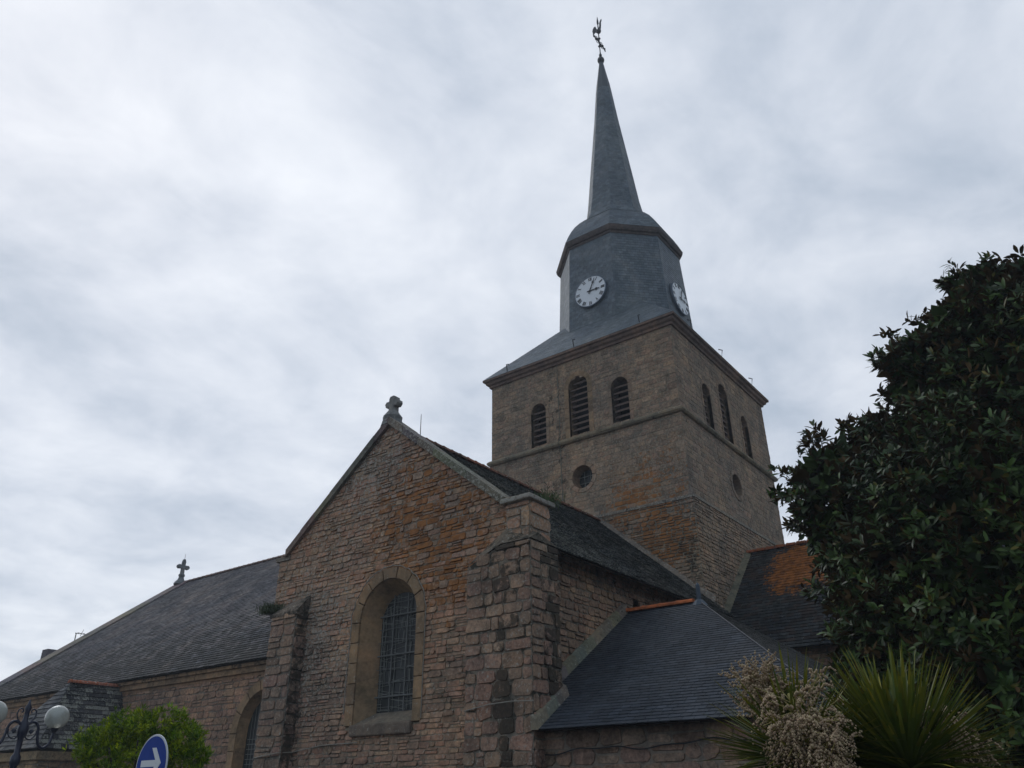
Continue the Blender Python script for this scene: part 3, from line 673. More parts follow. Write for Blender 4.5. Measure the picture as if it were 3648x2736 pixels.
# transept roof
ts = .853; RZ = 9.72; uE = unit((-1, 0, ts)); EL = math.hypot(4.28, 4.28 * ts)
def lich_roofT(p):
    y, z = p[1], p[2]
    return (.35 * blob((y, z), (13.5, 8.6), 2.2) + .12, .5 + .15 * blob((y, z), (19, 7), 4), .40 + .2 * blob((y, z), (14.5, 7), 3))
OLDS = [(.075, .08, .078), (.06, .066, .064), (.09, .09, .085)]
rt = MB(); slates(rt, (-8.72, 12.78, RZ - 4.28 * ts), (0, 1, 0), uE, lambda z: [(0, YS - .15 - 12.78)], 0, EL, ex=.14, wd=.22, th=.02, pal=OLDS, var=.3, lich=lich_roofT, jit=.012)
slates(rt, (-16.6, YS - .15, RZ - 3.6 * ts), (0, -1, 0), unit((1, 0, ts)), lambda z: [(0, YS - .15 - 12.78)], 0, math.hypot(3.6, 3.6 * ts), ex=.14, wd=.22, pal=OLDS, var=.3, lich=lich_roofT)
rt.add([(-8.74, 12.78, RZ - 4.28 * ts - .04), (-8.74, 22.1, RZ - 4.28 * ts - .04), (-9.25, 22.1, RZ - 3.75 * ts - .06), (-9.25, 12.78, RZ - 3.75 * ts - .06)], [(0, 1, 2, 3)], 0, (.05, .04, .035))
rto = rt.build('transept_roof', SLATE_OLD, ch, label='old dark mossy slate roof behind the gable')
def ridge(P, Q, r, L, name, parent, pal, lich=(0, 0, .2), label=None, seg_=7):
    P, Q = V(*P), V(*Q); n = max(1, int(round(np.linalg.norm(Q - P) / L))); t = unit(Q - P); s = unit(np.cross(t, V(0, 0, 1))); up = np.cross(s, t); m_ = MB()
    for i in range(n):
        a, b = P + (Q - P) * (i / n), P + (Q - P) * ((i + 1) / n - .004); vs = []
        for c_, rr_ in ((a, r * 1.0), (a + t * .05, r * 1.1), (a + t * .09, r), (b, r * .96)):
            for k in range(seg_):
                th = math.pi * (k / (seg_ - 1)) ; vs.append(c_ + s * math.cos(th) * rr_ + up * math.sin(th) * rr_ * .9 - up * r * .25)
        m_.add(vs, [(j * seg_ + k, j * seg_ + k + 1, (j + 1) * seg_ + k + 1, (j + 1) * seg_ + k) for j in range(3) for k in range(seg_ - 1)] + [tuple(range(seg_)), tuple(range(3 * seg_, 4 * seg_))[::-1]], 0, tint(pal, .18), lich)
    return m_.build(name, TILE, parent, label=label)
RED = [(.26, .085, .045), (.22, .075, .045), (.30, .12, .06)]
ridge((GX, 12.85, RZ + .02), (GX, YS - .15, RZ + .02), .13, .33, 'ridge_tiles', rto, [(.16, .075, .05), (.12, .08, .06), (.2, .08, .05)], (.2, .4, .3))
# mortar fillet where the slates meet the tower
q = MB()
for i in range(14):
    x0, x1 = GX + 3.75 * i / 14, GX + 3.75 * (i + 1) / 14
    zf = lambda x: RZ - (x - GX) * ts + .02
    a = [(x0, zf(x0)), (x1, zf(x1)), (x1, zf(x1) + .2 + random.uniform(-.03, .03)), (x0, zf(x0) + .2)]
    q.add([(x, YS - .30, z) for x, z in a[:2]] + [(x, YS - .12, z) for x, z in a[2:]], [(0, 1, 2, 3)], 0, (.2, .17, .14), (.3, .1, .4))
q.build('mortar_fillet', MORTAR, rto)

# ---- nave
NY, NZ, NS, NX0, NX1 = 23.79, 12.18, .7676, -40.87, -16.5
NWY = 15.1; EY = 14.78
def lich_nave(p):
    y, z = p[1], p[2]; f = max(0, 1 - (z - 5.2) / 4.5)
    return (.0, .12 + .8 * f, .2)
NSL = [(.135, .128, .134), (.115, .107, .112), (.155, .148, .152), (.12, .108, .114)]
nr = MB(); vN = unit((0, 1, NS)); LN = math.hypot(NY - EY, (NY - EY) * NS); ez = NZ - NS * (NY - EY)
slates(nr, (NX0, EY, ez), (1, 0, 0), vN, lambda z: [(0.25, NX1 - NX0)], 0, LN, ex=.17, wd=.26, th=.016, pal=NSL, var=.2, lich=lich_nave, jit=.014)
nr.add([(NX0, NY, NZ), (NX1, NY, NZ), (NX1, 2 * NY - EY, ez), (NX0, 2 * NY - EY, ez)], [(0, 1, 2, 3)], 0, (.12, .12, .13))
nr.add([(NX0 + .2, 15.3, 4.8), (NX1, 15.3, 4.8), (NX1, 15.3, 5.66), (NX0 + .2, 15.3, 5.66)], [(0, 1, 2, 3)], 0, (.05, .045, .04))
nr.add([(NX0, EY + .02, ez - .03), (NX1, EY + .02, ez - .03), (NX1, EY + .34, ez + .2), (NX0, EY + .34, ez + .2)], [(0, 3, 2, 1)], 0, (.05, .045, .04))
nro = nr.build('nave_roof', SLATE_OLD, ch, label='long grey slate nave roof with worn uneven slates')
ridge((NX0 + .5, NY, NZ + .02), (NX1, NY, NZ + .02), .13, .4, 'ridge_tiles', nro, [(.2, .13, .11), (.17, .13, .12)], (0, .2, .3))
vg = MB(); n = 14
for i in range(n):
    y0, y1 = EY - .1 + (NY - EY + .1) * i / n, EY - .1 + (NY - EY + .1) * (i + 1) / n - .012
    zf = lambda y: NZ + .1 - NS * (NY - y)
    for x0, x1, dz in ((NX0 - .1, NX0 + .85, 0),):
        vg.add([(x0, y0, zf(y0) - .3), (x1, y0, zf(y0) - .3), (x1, y1, zf(y1) - .3), (x0, y1, zf(y1) - .3), (x0, y0, zf(y0) + .03), (x1, y0, zf(y0)), (x1, y1, zf(y1)), (x0, y1, zf(y1) + .03)],
               [(0, 3, 2, 1), (4, 5, 6, 7), (0, 1, 5, 4), (1, 2, 6, 5), (2, 3, 7, 6), (3, 0, 4, 7)], 0, tuple(x * random.uniform(.85, 1.1) for x in (.19, .165, .14)), (0, .15, .3))
vg.build('verge_coping', ASHLAR, ch, label='stone coping down the far end of the nave roof')
nwin = (-20.3, 1.0, 3.3, 1.15)        # arched window half hidden by the buttress
nw = MB(); nh = [hole(nwin[0], nwin[1], nwin[2], nwin[3] + .27)]
masonry(nw, (0, NWY, 0), S_, SN, lambda z: cut([(NX0 + .2, -16.6)], nh, z), 0, 4.95, ch=(.15, .25), ln=(.2, .5), joint=.02, dep=(.01, .03), wav=.03, zstep=.1, lich=lambda p: (.0, .12 + .2 * (p[2] > 4.6), .15),
        pal=[(.31, .22, .165), (.27, .19, .15), (.33, .25, .18), (.25, .185, .15), (.29, .2, .17)])
nw.add([(NX0 + .1, NWY, 0), (NX0 + .1, 2 * NY - NWY, 0), (NX0 + .1, 2 * NY - NWY, 5.2), (NX0 + .1, NY, NZ - .2), (NX0 + .1, NWY, 5.2)], [(0, 4, 3, 2, 1)], 0, (.26, .21, .16))
nwo = nw.build('nave_wall', [STONE, MORTAR], ch, label='low pinkish stone nave wall under the long roof')
q = MB()
xs = np.arange(NX0 + .1, -16.7, .95)
for x in xs:
    c_ = tint([(.27, .2, .13), (.24, .18, .125)], .1, .95)
    q.box((x, NWY - .12, 4.95), (x + .94, NWY + .1, 5.12), 0, c_, (0, .35, 0)); q.box((x, NWY - .2, 5.12), (x + .94, NWY + .1, 5.22), 0, c_, (0, .5, 0))
    q.box((x, NWY - .03, 4.86), (x + .94, NWY + .08, 4.945), 0, tint([(.31, .22, .15)], .1, .95), (0, .25, 0))
q.build('nave_cornice', ASHLAR, nwo)
frN = frame((0, NWY, 0), S_, SN)
wn = MB(); surround(wn, frN, nwin[0], nwin[1], nwin[2], nwin[3], .3, .03, .12, WARM, .85, 7, .5, (0, .1, .1))
A = arch_pts(nwin[0], 1.0, nwin[2], nwin[3], 16); B = arch_pts(nwin[0], 1.1, nwin[2], 1.03, 16); reveal(wn, frN, A, B, 0, -.27, WARM, .8)
w2 = wn.build('arched_window', ASHLAR, ch, label='arched nave window half hidden behind the left buttress')
q = MB(); q.add([frN(a, z, -.27) for a, z in B], [tuple(range(len(B)))]); q.build('pane', GLASS, w2)
q = MB()
for i in range(16): q.tube([frN(nwin[0] - .93, 1.2 + .13 * i, -.24), frN(nwin[0] + .93, 1.2 + .13 * i, -.24)], .008, 4)
for i in range(13): q.tube([frN(nwin[0] - .84 + .14 * i, 1.1, -.25), frN(nwin[0] - .84 + .14 * i, 3.3 + math.sqrt(max(.01, .98 - (.84 - .14 * i) ** 2)), -.25)], .006, 4)
q.build('leading', CAME, w2)
# nave cross
nc = MB(); X0, Y0 = -40.7, 23.68
nc.lathe((X0, Y0, 0), [(.36, 12.1), (.3, 12.22), (.18, 12.36), (.13, 12.5), (.17, 12.56), (.17, 12.64), (.1, 12.7)], 10, c=GC, l=(0, 0, .2))
cr = [(-.09, 12.66), (.09, 12.66), (.08, 12.98), (.28, 12.95), (.36, 13.02), (.36, 13.12), (.28, 13.18), (.09, 13.16), (.09, 13.36), (.04, 13.5), (-.04, 13.5), (-.09, 13.36), (-.09, 13.16), (-.28, 13.18), (-.36, 13.12), (-.36, 13.02), (-.28, 12.95), (-.08, 12.98)]
fc = lambda a, z, d: V(X0 + d, Y0 + a, z)
nc.prism(cr, fc, -.08, .08, 0, GC, (0, 0, .3), .02); nc.tube([(X0, Y0, 13.45), (X0, Y0, 13.8)], .012, 5)
nc.build('stone_cross', ASHLAR, ch, label='slim stone cross at the far end of the nave ridge')

# ---- porch
po = MB(); A = V(-28.4, 13.3, 5.1); Bk = V(-28.4, 15.08, 5.1); e1 = V(-27.35, 12.25, 3.05); e0 = V(-30.9, 12.25, 3.05)
PS = [(.12, .12, .125), (.095, .095, .10), (.135, .133, .13)]
facet(po, e0, e1, A + V(.02, 0, 0), A - V(.02, 0, 0), ex=.15, wd=.25, th=.022, pal=PS, var=.25, lich=lambda p: (0, .2, .35), jit=.015)
facet(po, e1, V(-27.35, 15.08, 3.05), Bk, A, ex=.15, wd=.25, th=.022, pal=[(.045, .045, .048), (.06, .058, .06)], var=.3, lich=lambda p: (0, .2, random.choice((.3, .5, .75))), jit=.015)  # east slope in darker slates: its shaded side is put into the palette
facet(po, V(-30.9, 15.08, 3.05), e0, A, Bk, ex=.15, wd=.25, th=.022, pal=OLDS, var=.3)
poo = po.build('porch_roof', SLATE_OLD, ch, label='small hipped slate porch roof speckled with lichen')
ridge(A + V(0, -.05, .02), Bk + V(0, 0, .02), .12, .3, 'ridge_tiles', poo, RED, (0, .1, .35))
pw = MB()
masonry(pw, (0, 12.5, 0), S_, SN, lambda z: [(-30.7, -27.55)], 0, 2.75, ch=(.2, .3), ln=(.3, .6), pal=WARM, k=.8, zstep=.3)
masonry(pw, (-27.55, 0, 0), E_, EN, lambda z: [(12.5, 15.05)], 0, 2.75, ch=(.2, .3), ln=(.3, .6), pal=WARM, k=.8, zstep=.3)
pw.box((-30.85, 12.35, 2.74), (-27.42, 15.05, 2.98), 0, (.27, .2, .12), (0, .2, 0))
pw.build('porch_wall', [STONE, MORTAR], ch, label='warm dressed stone wall of the small porch')

# ---- chancel
cr_ = MB(); CYR, CZ, CSL = 25.94, 8.89, .927; CE = 21.8; cz = CZ - CSL * (CYR - CE); vC = unit((0, 1, CSL)); LC = math.hypot(CYR - CE, (CYR - CE) * CSL)
def lich_ch(p):
    x, y, z = p
    o = 1.7 * blob((x, z), (-7.2, 8.1), 1.7) + 1.5 * blob((x, z * .8), (-7.9, 6.2), 1.0) + 1.3 * blob((x, z), (-5.6, 8.5), 1.8)
    return (min(o * random.choice((.55, .8, 1)), .95), .45 * (o < .3), .2)
slates(cr_, (XE + .16, CE, cz), (1, 0, 0), vC, lambda z: [(0, 12.5)], 0, LC, ex=.15, wd=.22, th=.018, pal=[(.036, .04, .044), (.042, .045, .047), (.042, .034, .032)], var=.3, lich=lich_ch, jit=.01)
cr_.add([(XE + .16, CYR, CZ), (2.94, CYR, CZ), (2.94, 30.1, cz), (XE + .16, 30.1, cz)], [(0, 1, 2, 3)], 0, (.07, .07, .07))
cro = cr_.build('chancel_roof', SLATE_OLD, ch, label='dark chancel roof with bright orange lichen near its ridge')
ridge((XE + .16, CYR, CZ + .02), (2.9, CYR, CZ + .02), .13, .35, 'ridge_tiles', cro, RED, (.5, .3, .1))
q = MB()
for i in range(10):
    y0, y1 = CE + (CYR - CE) * i / 10, CE + (CYR - CE) * (i + 1) / 10
    zf = lambda y: CZ - CSL * (CYR - y) + .02
    q.add([(XE + .34, y0, zf(y0)), (XE + .34, y1, zf(y1)), (XE + .13, y1, zf(y1) + .16), (XE + .13, y0, zf(y0) + .16)], [(0, 1, 2, 3)], 0, (.16, .15, .11), (.1, .3, .2))
q.build('mortar_fillet', MORTAR, cro)
cw = MB(); masonry(cw, (0, 22.2, 0), S_, SN, lambda z: [(XE + .1, 2.7)], 0, 5.1, k=.8, zstep=.4)
cw.add([(2.7, 22.2, 0), (2.7, 29.7, 0), (2.7, 29.7, 5.1), (2.7, CYR, CZ - .1), (2.7, 22.2, 5.1)], [(0, 1, 2, 3, 4)], 0, (.22, .19, .15))
cw.build('chancel_wall', [STONE, MORTAR], ch, label='shaded chancel wall behind the tree')

# ---- sacristy
sa = MB(); RY, RZs, SS, SE_, SEz = 16.42, 5.36, .62, 12.02, 0
SEz = RZs - SS * (RY - SE_); RX = -7.27; HX = RX + (RY - SE_) * .88
def lich_sac(p): return (0, .12, .0)
NEW = [(.043, .052, .066), (.05, .06, .076), (.039, .047, .06)]
S1 = dict(ex=.105, wd=.2, th=.012, pal=NEW, var=.2, lich=lich_sac, jit=.003)
u_ = V(1, 0, 0); v_ = unit((0, 1, SS)); LS = math.hypot(RY - SE_, (RY - SE_) * SS)
def ivs(z):
    y = SE_ + z * v_[1]
    x0 = -8.62 if y < 13.02 else -9.14
    return [(x0, RX + (RY - y) * .88)]
slates(sa, (0, SE_, SEz), u_, v_, ivs, 0, LS, **S1)
facet(sa, (HX, SE_, SEz), (HX, 2 * RY - SE_, SEz), (RX + .01, RY + .01, RZs), (RX + .01, RY - .01, RZs), ex=.105, wd=.2, th=.012, pal=[(.03, .032, .03)], var=.3, lich=lambda p: (0, .8, 0))
facet(sa, (HX, 2 * RY - SE_, SEz), (-9.14, 2 * RY - SE_, SEz), (-9.14, RY, RZs), (RX, RY, RZs), **S1)
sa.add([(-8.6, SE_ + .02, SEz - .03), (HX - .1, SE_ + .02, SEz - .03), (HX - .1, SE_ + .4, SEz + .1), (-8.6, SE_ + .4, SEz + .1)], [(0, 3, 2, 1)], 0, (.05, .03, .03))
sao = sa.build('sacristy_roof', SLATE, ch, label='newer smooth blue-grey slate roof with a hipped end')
ridge((-9.12, RY, RZs + .03), (RX - .12, RY, RZs + .03), .1, .42, 'ridge_tiles', sao, [(.42, .135, .05), (.38, .12, .05)], (0, 0, .1), label='bright orange half-round ridge tiles')
q = MB(); q.lathe((RX, RY, 0), [(.2, RZs - .11), (.12, RZs + .0), (.055, RZs + .05), (.05, RZs + .36), (.01, RZs + .42)], 8); q.build('zinc_finial', plain('dull_zinc', (.06, .08, .105), .6, .3), sao)
q = MB(); q.tube([(RX + .03, RY - .03, RZs), (HX, SE_, SEz + .02)], .016, 6); q.build('hip_flashing', plain('dark_zinc', (.03, .035, .045), .5, .4), sao)
for (x, y0, y1, n) in ((-9.02, 13.02, RY, 9), (-8.52, 12.0, 13.02, 3)):
    q = MB()
    for i in range(n):
        a, b = y0 + (y1 - y0) * i / n, y0 + (y1 - y0) * (i + 1) / n; zf = lambda y: RZs - SS * (RY - y)
        c_ = tuple(k * random.uniform(.85, 1.1) for k in (.2, .175, .145))
        q.add([(x - .16, a, zf(a) + .01), (x, a, zf(a) + .01), (x, b, zf(b) + .01), (x - .16, b, zf(b) + .01), (x - .16, a, zf(a) + .24), (x - .06, a, zf(a) + .18), (x - .06, b, zf(b) + .18), (x - .16, b, zf(b) + .24)],
              [(4, 5, 6, 7), (0, 1, 5, 4), (1, 2, 6, 5), (2, 3, 7, 6)], 0, c_, (.1, .2, .3))
    q.build('mortar_fillet', MORTAR, sao)
sw = MB()
masonry(sw, (0, 12.38, 0), S_, SN, lambda z: [(-8.75, HX - .35)], 0, 2.62, ch=(.2, .34), ln=(.25, .6), dep=(.010, .026), joint=.028, wav=.04, k=.95, pal=[(.27, .205, .165), (.25, .18, .14), (.28, .235, .185), (.24, .17, .15)], mort=(.26, .215, .17), zstep=.3, lich=lambda p: (.05, .2, .1))
masonry(sw, (HX - .35, 0, 0), E_, EN, lambda z: [(12.38, 2 * RY - 12.38)], 0, 2.62, ch=(.2, .34), ln=(.25, .6), zstep=.3)
swo = sw.build('sacristy_wall', [STONE, MORTAR], ch, label='low wall of the sacristy under the dark eave')
q = MB(); q.tube([(x, 12.31, 2.33 + .03 * math.sin(x * 3.1) + .018 * math.sin(x * 7.7) + .02 * (x + 6)) for x in np.arange(-8.6, -3.8, .12)], .011, 5); q.build('cable', IRON, swo)

# ================================================================= street lamp
la = thing('street_lamp', 'dark blue wrought-iron street lamp with two round milky globes', 'street lamp')
LX, LY = -16.2, 6.95; BL = plain('blue_black_paint', (.010, .014, .035), .4, .5, var=.1)
q = MB(); q.lathe((LX, LY, 0), [(.2, 0), (.2, .12), (.13, .2), (.12, .7), (.085, .8), (.06, .95), (.055, 2.15), (.085, 2.2), (.085, 2.3), (.05, 2.36), (.05, 2.6), (.08, 2.66), (.095, 2.76), (.07, 2.86), (.045, 2.9), (.04, 3.05), (.06, 3.1), (.03, 3.16), (.012, 3.24)], 14); q.build('pole', BL, la, smooth=True)
for s in (-1, 1):
    T = lambda pts: [(LX, LY + s * a, z) for a, z in pts]
    def smooth(pts, n=6):
        P = [np.array(p) for p in pts]; P = [2 * P[0] - P[1]] + P + [2 * P[-1] - P[-2]]; o = []
        for i in range(1, len(P) - 2):
            for k in range(n):
                t = k / n; o.append(.5 * ((2 * P[i]) + (-P[i - 1] + P[i + 1]) * t + (2 * P[i - 1] - 5 * P[i] + 4 * P[i + 1] - P[i + 2]) * t * t + (-P[i - 1] + 3 * P[i] - 3 * P[i + 1] + P[i + 2]) * t ** 3))
        return o + [P[-2]]
    a_ = MB(); a_.tube(T(smooth([(.04, 2.8), (.1, 2.86), (.19, 2.87), (.255, 2.79), (.275, 2.66), (.31, 2.53), (.4, 2.46), (.49, 2.51), (.53, 2.62), (.545, 2.74)])), .024, 8)
    a_.lathe((LX, LY + s * .545, 2.72), [(.03, 0), (.07, .05), (.085, .08), (.06, .1)], 12)
    a_.lathe((LX, LY + s * .15, 2.72), [(.0, -.05), (.05, 0), (.0, .05)], 8); a_.build('arm', BL, la, smooth=True)
    a_ = MB(); a_.tube(T(smooth([(.05, 2.84), (.12, 2.9), (.16, 2.98), (.15, 3.06), (.1, 3.09), (.07, 3.05), (.09, 3.02)])), .012, 6)
    a_.tube(T(smooth([(.05, 2.66), (.1, 2.6), (.17, 2.6), (.23, 2.66), (.24, 2.74)])), .012, 6); a_.build('scroll', BL, la, smooth=True)
    gl = MB(); gl.lathe((LX, LY + s * .545, 2.98), [(.07, -.185)] + [(.205 * math.sin(t), -.205 * math.cos(t)) for t in np.linspace(.4, math.pi - .02, 18)], 28)
    gm, gt, gb = mat('milk_glass', .25, .5); gt.links.new(mixc(gt, ramp(gt, [(.4, g3(0)), (.7, g3(1))], noise(gt, N(gt, 'ShaderNodeTexCoord').outputs['Object'], 7, 6, .7)), (.56, .57, .52), (.40, .40, .34)), gb.inputs['Base Color']); gb.inputs['Transmission Weight'].default_value = .25; gb.inputs['Subsurface Weight'].default_value = .0
    gl.build('globe', gm, la, smooth=True)

# ================================================================= road sign
sg = thing('road_sign', 'round blue road sign with a white arrow pointing right, in front of the bush', 'road sign')
ya = R(-2); su = V(math.cos(ya), math.sin(ya), 0); sn = V(math.sin(ya), -math.cos(ya), 0); sO = V(-8.615, 5.065, 1.925)
fr = lambda a, z, d: sO + su * a + V(0, 0, z) + sn * d
disc = lambda r, n=48: [(r * math.cos(2 * math.pi * i / n), r * math.sin(2 * math.pi * i / n)) for i in range(n)]
q = MB(); q.prism(disc(.308), fr, -.012, .0, 0, bev=.003); q.build('rim', plain('sign_white', (.55, .57, .58), .4, .4, var=.04), sg)
q = MB(); q.prism(disc(.288), fr, -.001, .004); q.build('face', plain('sign_blue', (.010, .045, .26), .6, .12, var=.08), sg)
q = MB(); ar = [(-.2, -.03), (.07, -.03), (-.04, -.135), (.04, -.135), (.19, 0), (.04, .135), (-.04, .135), (.07, .03), (-.2, .03)]
for poly in ([(-.2, -.032), (.1, -.032), (.1, .032), (-.2, .032)], [(.2, 0), (.06, .15), (-.02, .15), (.11, 0)], [(.2, 0), (.11, 0), (-.02, -.15), (.06, -.15)]): q.prism(poly, (lambda a, z, d: fr(a, z + .025, d)), .003, .0075 + .0005 * len(q.f) / 10)
q.build('arrow', plain('sign_arrow', (.62, .64, .65), .4, .4, var=.03), sg)
q = MB(); q.tube([(sO[0] + .03, sO[1] + .07, 0), (sO[0] + .03, sO[1] + .07, 2.1)], .03, 12)
q.box((sO[0] - .1, sO[1] + .025, 1.8), (sO[0] + .14, sO[1] + .05, 1.84)); q.build('post', plain('galvanised', (.3, .31, .32), .5, .5, .5), sg)

# ================================================================= plants
def leafmat(name, c1, c2, back=None, rough=.4, spec=.45, ns=2.5, trans=0.0):
    m, t, b = mat(name, rough, spec)
    co_ = N(t, 'ShaderNodeTexCoord').outputs['Object']
    ca = N(t, 'ShaderNodeVertexColor', layer_name='Col').outputs[0]
    c = mixc(t, ramp(t, [(.35, g3(0)), (.65, g3(1))], noise(t, co_, ns, 3)), c1, c2)
    c = mixc(t, 1.0, c, ca, 'MULTIPLY')
    if back:
        gm = N(t, 'ShaderNodeNewGeometry'); c = mixc(t, gm.outputs['Backfacing'], c, back)
        rg = mth(t, 'ADD', mth(t, 'MULTIPLY', gm.outputs['Backfacing'], .5), rough); t.links.new(rg, b.inputs['Roughness'])
    t.links.new(c, b.inputs['Base Color'])
    if trans:
        out_ = t.nodes['Material Output']; tr_ = N(t, 'ShaderNodeBsdfTranslucent'); t.links.new(c, tr_.inputs[0])
        mx_ = N(t, 'ShaderNodeMixShader', i_Fac=trans); t.links.new(b.outputs[0], mx_.inputs[1]); t.links.new(tr_.outputs[0], mx_.inputs[2]); t.links.new(mx_.outputs[0], out_.inputs[0])
    return m
def npmesh(name, verts, faces4, cols, m, parent=None, label=None, smooth=False):
    """verts (n,3); faces (k,4) quads; cols (k,3)"""
    me = bpy.data.meshes.new(name); nv, nf = len(verts), len(faces4)
    me.vertices.add(nv); me.vertices.foreach_set('co', np.asarray(verts, np.float32).ravel())
    me.loops.add(nf * 4); me.loops.foreach_set('vertex_index', np.asarray(faces4, np.int32).ravel())
    me.polygons.add(nf); me.polygons.foreach_set('loop_start', np.arange(0, nf * 4, 4, dtype=np.int32)); 
    me.update(calc_edges=True)
    at = me.color_attributes.new('Col', 'FLOAT_COLOR', 'CORNER'); A = np.ones((nf, 4), np.float32); A[:, :3] = cols
    at.data.foreach_set('color', np.repeat(A, 4, axis=0).ravel())
    if smooth: me.polygons.foreach_set('use_smooth', np.ones(nf, bool))
    me.materials.append(m); me.validate(); me.update()
    o = bpy.data.objects.new(name, me); col.objects.link(o)
    if parent: o.parent = parent
    if label: o['label'] = label
    return o
def leaves(P, D, Nn, L, Wd, fold=.25, bend=.15):
    """leaf blades: base P, direction D, upper normal Nn; three cross-stations, folded along the midrib"""
    D = D / np.linalg.norm(D, axis=1, keepdims=True); S = np.cross(D, Nn); S /= np.linalg.norm(S, axis=1, keepdims=True) + 1e-9; Nn = np.cross(S, D)
    L = L[:, None]; Wd = Wd[:, None]; rows = []
    for t, w_ in ((0, .12), (.3, .8), (.62, 1.0), (.88, .5), (1, .04)):
        c = P + D * L * t - Nn * L * bend * t * t
        rows += [c - S * Wd * w_ * .5 + Nn * Wd * fold * w_ * .5, c, c + S * Wd * w_ * .5 + Nn * Wd * fold * w_ * .5]
    Vv = np.stack(rows, 1); n = len(P); k = 15
    base = (np.arange(n) * k)[:, None, None]; f = []
    for r in range(4):
        for s in (0, 1): a = r * 3 + s; f.append((a, a + 1, a + 4, a + 3))
    Fq = (base + np.array(f)[None]).reshape(-1, 4)
    return Vv.reshape(-1, 3), Fq, 8
def rand_dirs(n):
    d = rng.normal(size=(n, 3)); return d / np.linalg.norm(d, axis=1, keepdims=True)
def crown_points(blobs, dens, inner=.25, lo=.86, hi=1.06):
    P, D = [], []
    for x, y, z, r in blobs:
        n = int(dens * 4 * math.pi * r * r); d = rand_dirs(n); rad = np.where(rng.random(n) < inner, rng.uniform(.35, lo, n), rng.uniform(lo, hi, n))
        lump = 1 + .10 * np.sin(d @ np.array([5.1, 3.3, 2.2]) * 2.1 + x * 3) + .07 * np.sin(d @ np.array([-4.1, 6.3, 3.2]) * 2.9 + z * 5)
        P.append(np.array([x, y, z]) + d * (r * rad * lump)[:, None]); D.append(d)
    P = np.concatenate(P); D = np.concatenate(D)
    keep = np.ones(len(P), bool)
    for x, y, z, r in blobs: keep &= np.linalg.norm(P - np.array([x, y, z]), axis=1) > r * .62
    keep &= P[:, 2] > .25
    return P[keep], D[keep]
MAG = [(.5, 12.9, 6.75, 1.8), (-1.3, 13.12, 6.2, 1.15), (-2.3, 12.8, 5.6, .95), (-3.05, 12.34, 5.75, .58), (-2.35, 12.84, 4.45, 1.15), (-1.15, 12.62, 4.51, 2.1), (-2.23, 12.3, 3.17, 1.15), (-.9, 12.4, 2.58, 2.0),
       (-1.44, 12.2, 7.45, .36), (-.75, 12.2, 7.8, .40), (-.2, 12.1, 8.15, .42), (-1.3, 12.43, 7.2, .5), (-.5, 12.5, 7.4, .8), (-2.2, 12.39, 6.4, .4), (-3.15, 12.57, 5.15, .36), (-2.75, 12.4, 6.05, .4), (.3, 12.6, 8.1, .6),
       (-2.11, 12.19, 2.41, 1.35), (-3.0, 12.46, 3.47, .38), (1.8, 12.9, 5.0, 2.2), (1.6, 12.9, 2.6, 2.1), (.8, 11.6, 3.6, 1.6)]
mg = thing('magnolia_tree', 'tall dark evergreen magnolia with glossy leaves and rusty undersides', 'tree')
P, D = crown_points(MAG[:17], 58); P2, D2 = crown_points(MAG[17:], 40); P = np.concatenate([P, P2]); D = np.concatenate([D, D2])
sprig = []
for x, y, z, r in MAG[:17]:
    for i in range(int(9 * r) + 3):
        d = unit(rng.normal(size=3) + np.array([-.7, -.4, .35])); c_ = np.array([x, y, z]) + d * r
        if all(np.linalg.norm(c_ - np.array(b[:3])) > b[3] * .9 for b in MAG): sprig.append((c_, d, rng.uniform(.16, .36)))
for c_, d, h in sprig:
    k = rng.integers(5, 9); t_ = rng.uniform(.2, 1, k)[:, None]; P = np.concatenate([P, c_ + (d + np.array([0, 0, .25])) * h * t_ + rng.normal(size=(k, 3)) * .055]); D = np.concatenate([D, np.repeat(d[None] , k, 0)])
see = (P[:, 0] < 1.5) & (P[:, 1] < 13.6) | (rng.random(len(P)) < .35); P, D = P[see], D[see]
n = len(P); up = np.array([0, 0, 1.0])
ax = D * .7 + up * .5 + rng.normal(size=(n, 3)) * .5; ax /= np.linalg.norm(ax, axis=1, keepdims=True)
K = 9; PP = np.repeat(P, K, 0); AX = np.repeat(ax, K, 0); ph = rng.random(n * K) * 2 * math.pi
ref = np.cross(AX, np.array([.31, .87, .2])); ref /= np.linalg.norm(ref, axis=1, keepdims=True); r2 = np.cross(AX, ref)
rad = ref * np.cos(ph)[:, None] + r2 * np.sin(ph)[:, None]; el = rng.uniform(.35, 1.35, n * K)
LD = AX * np.cos(el)[:, None] + rad * np.sin(el)[:, None]; NN = AX * np.sin(el)[:, None] - rad * np.cos(el)[:, None]
PP = PP + AX * rng.uniform(-.07, .04, n * K)[:, None] + LD * .02
Vv, Fq, k_ = leaves(PP, LD, NN, rng.uniform(.08, .17, n * K), rng.uniform(.035, .06, n * K), .25, .18)
rust = np.where(rng.random((n * K, 1)) < .11, 1.0, 0.0); cc_ = np.repeat(np.repeat(rng.uniform(.55, 1.6, (n, 1)), K, 0) * rng.uniform(.75, 1.25, (n * K, 1)) * (np.ones((1, 3)) + rust * np.array([[1.3, .1, -.3]])), k_, 0)
core = [(x, y, z, r * .72) for x, y, z, r in MAG]; P, D = crown_points(core, 26, 0.1); m2 = len(P)
Pc = np.repeat(P, 5, 0); Dc = np.repeat(D, 5, 0) + rng.normal(size=(m2 * 5, 3)) * .9; Nc = rng.normal(size=(m2 * 5, 3)) + Pc * 0 + np.repeat(D, 5, 0)
V2, F2, _ = leaves(Pc, Dc, Nc, rng.uniform(.22, .36, m2 * 5), rng.uniform(.11, .17, m2 * 5), .2, .2)
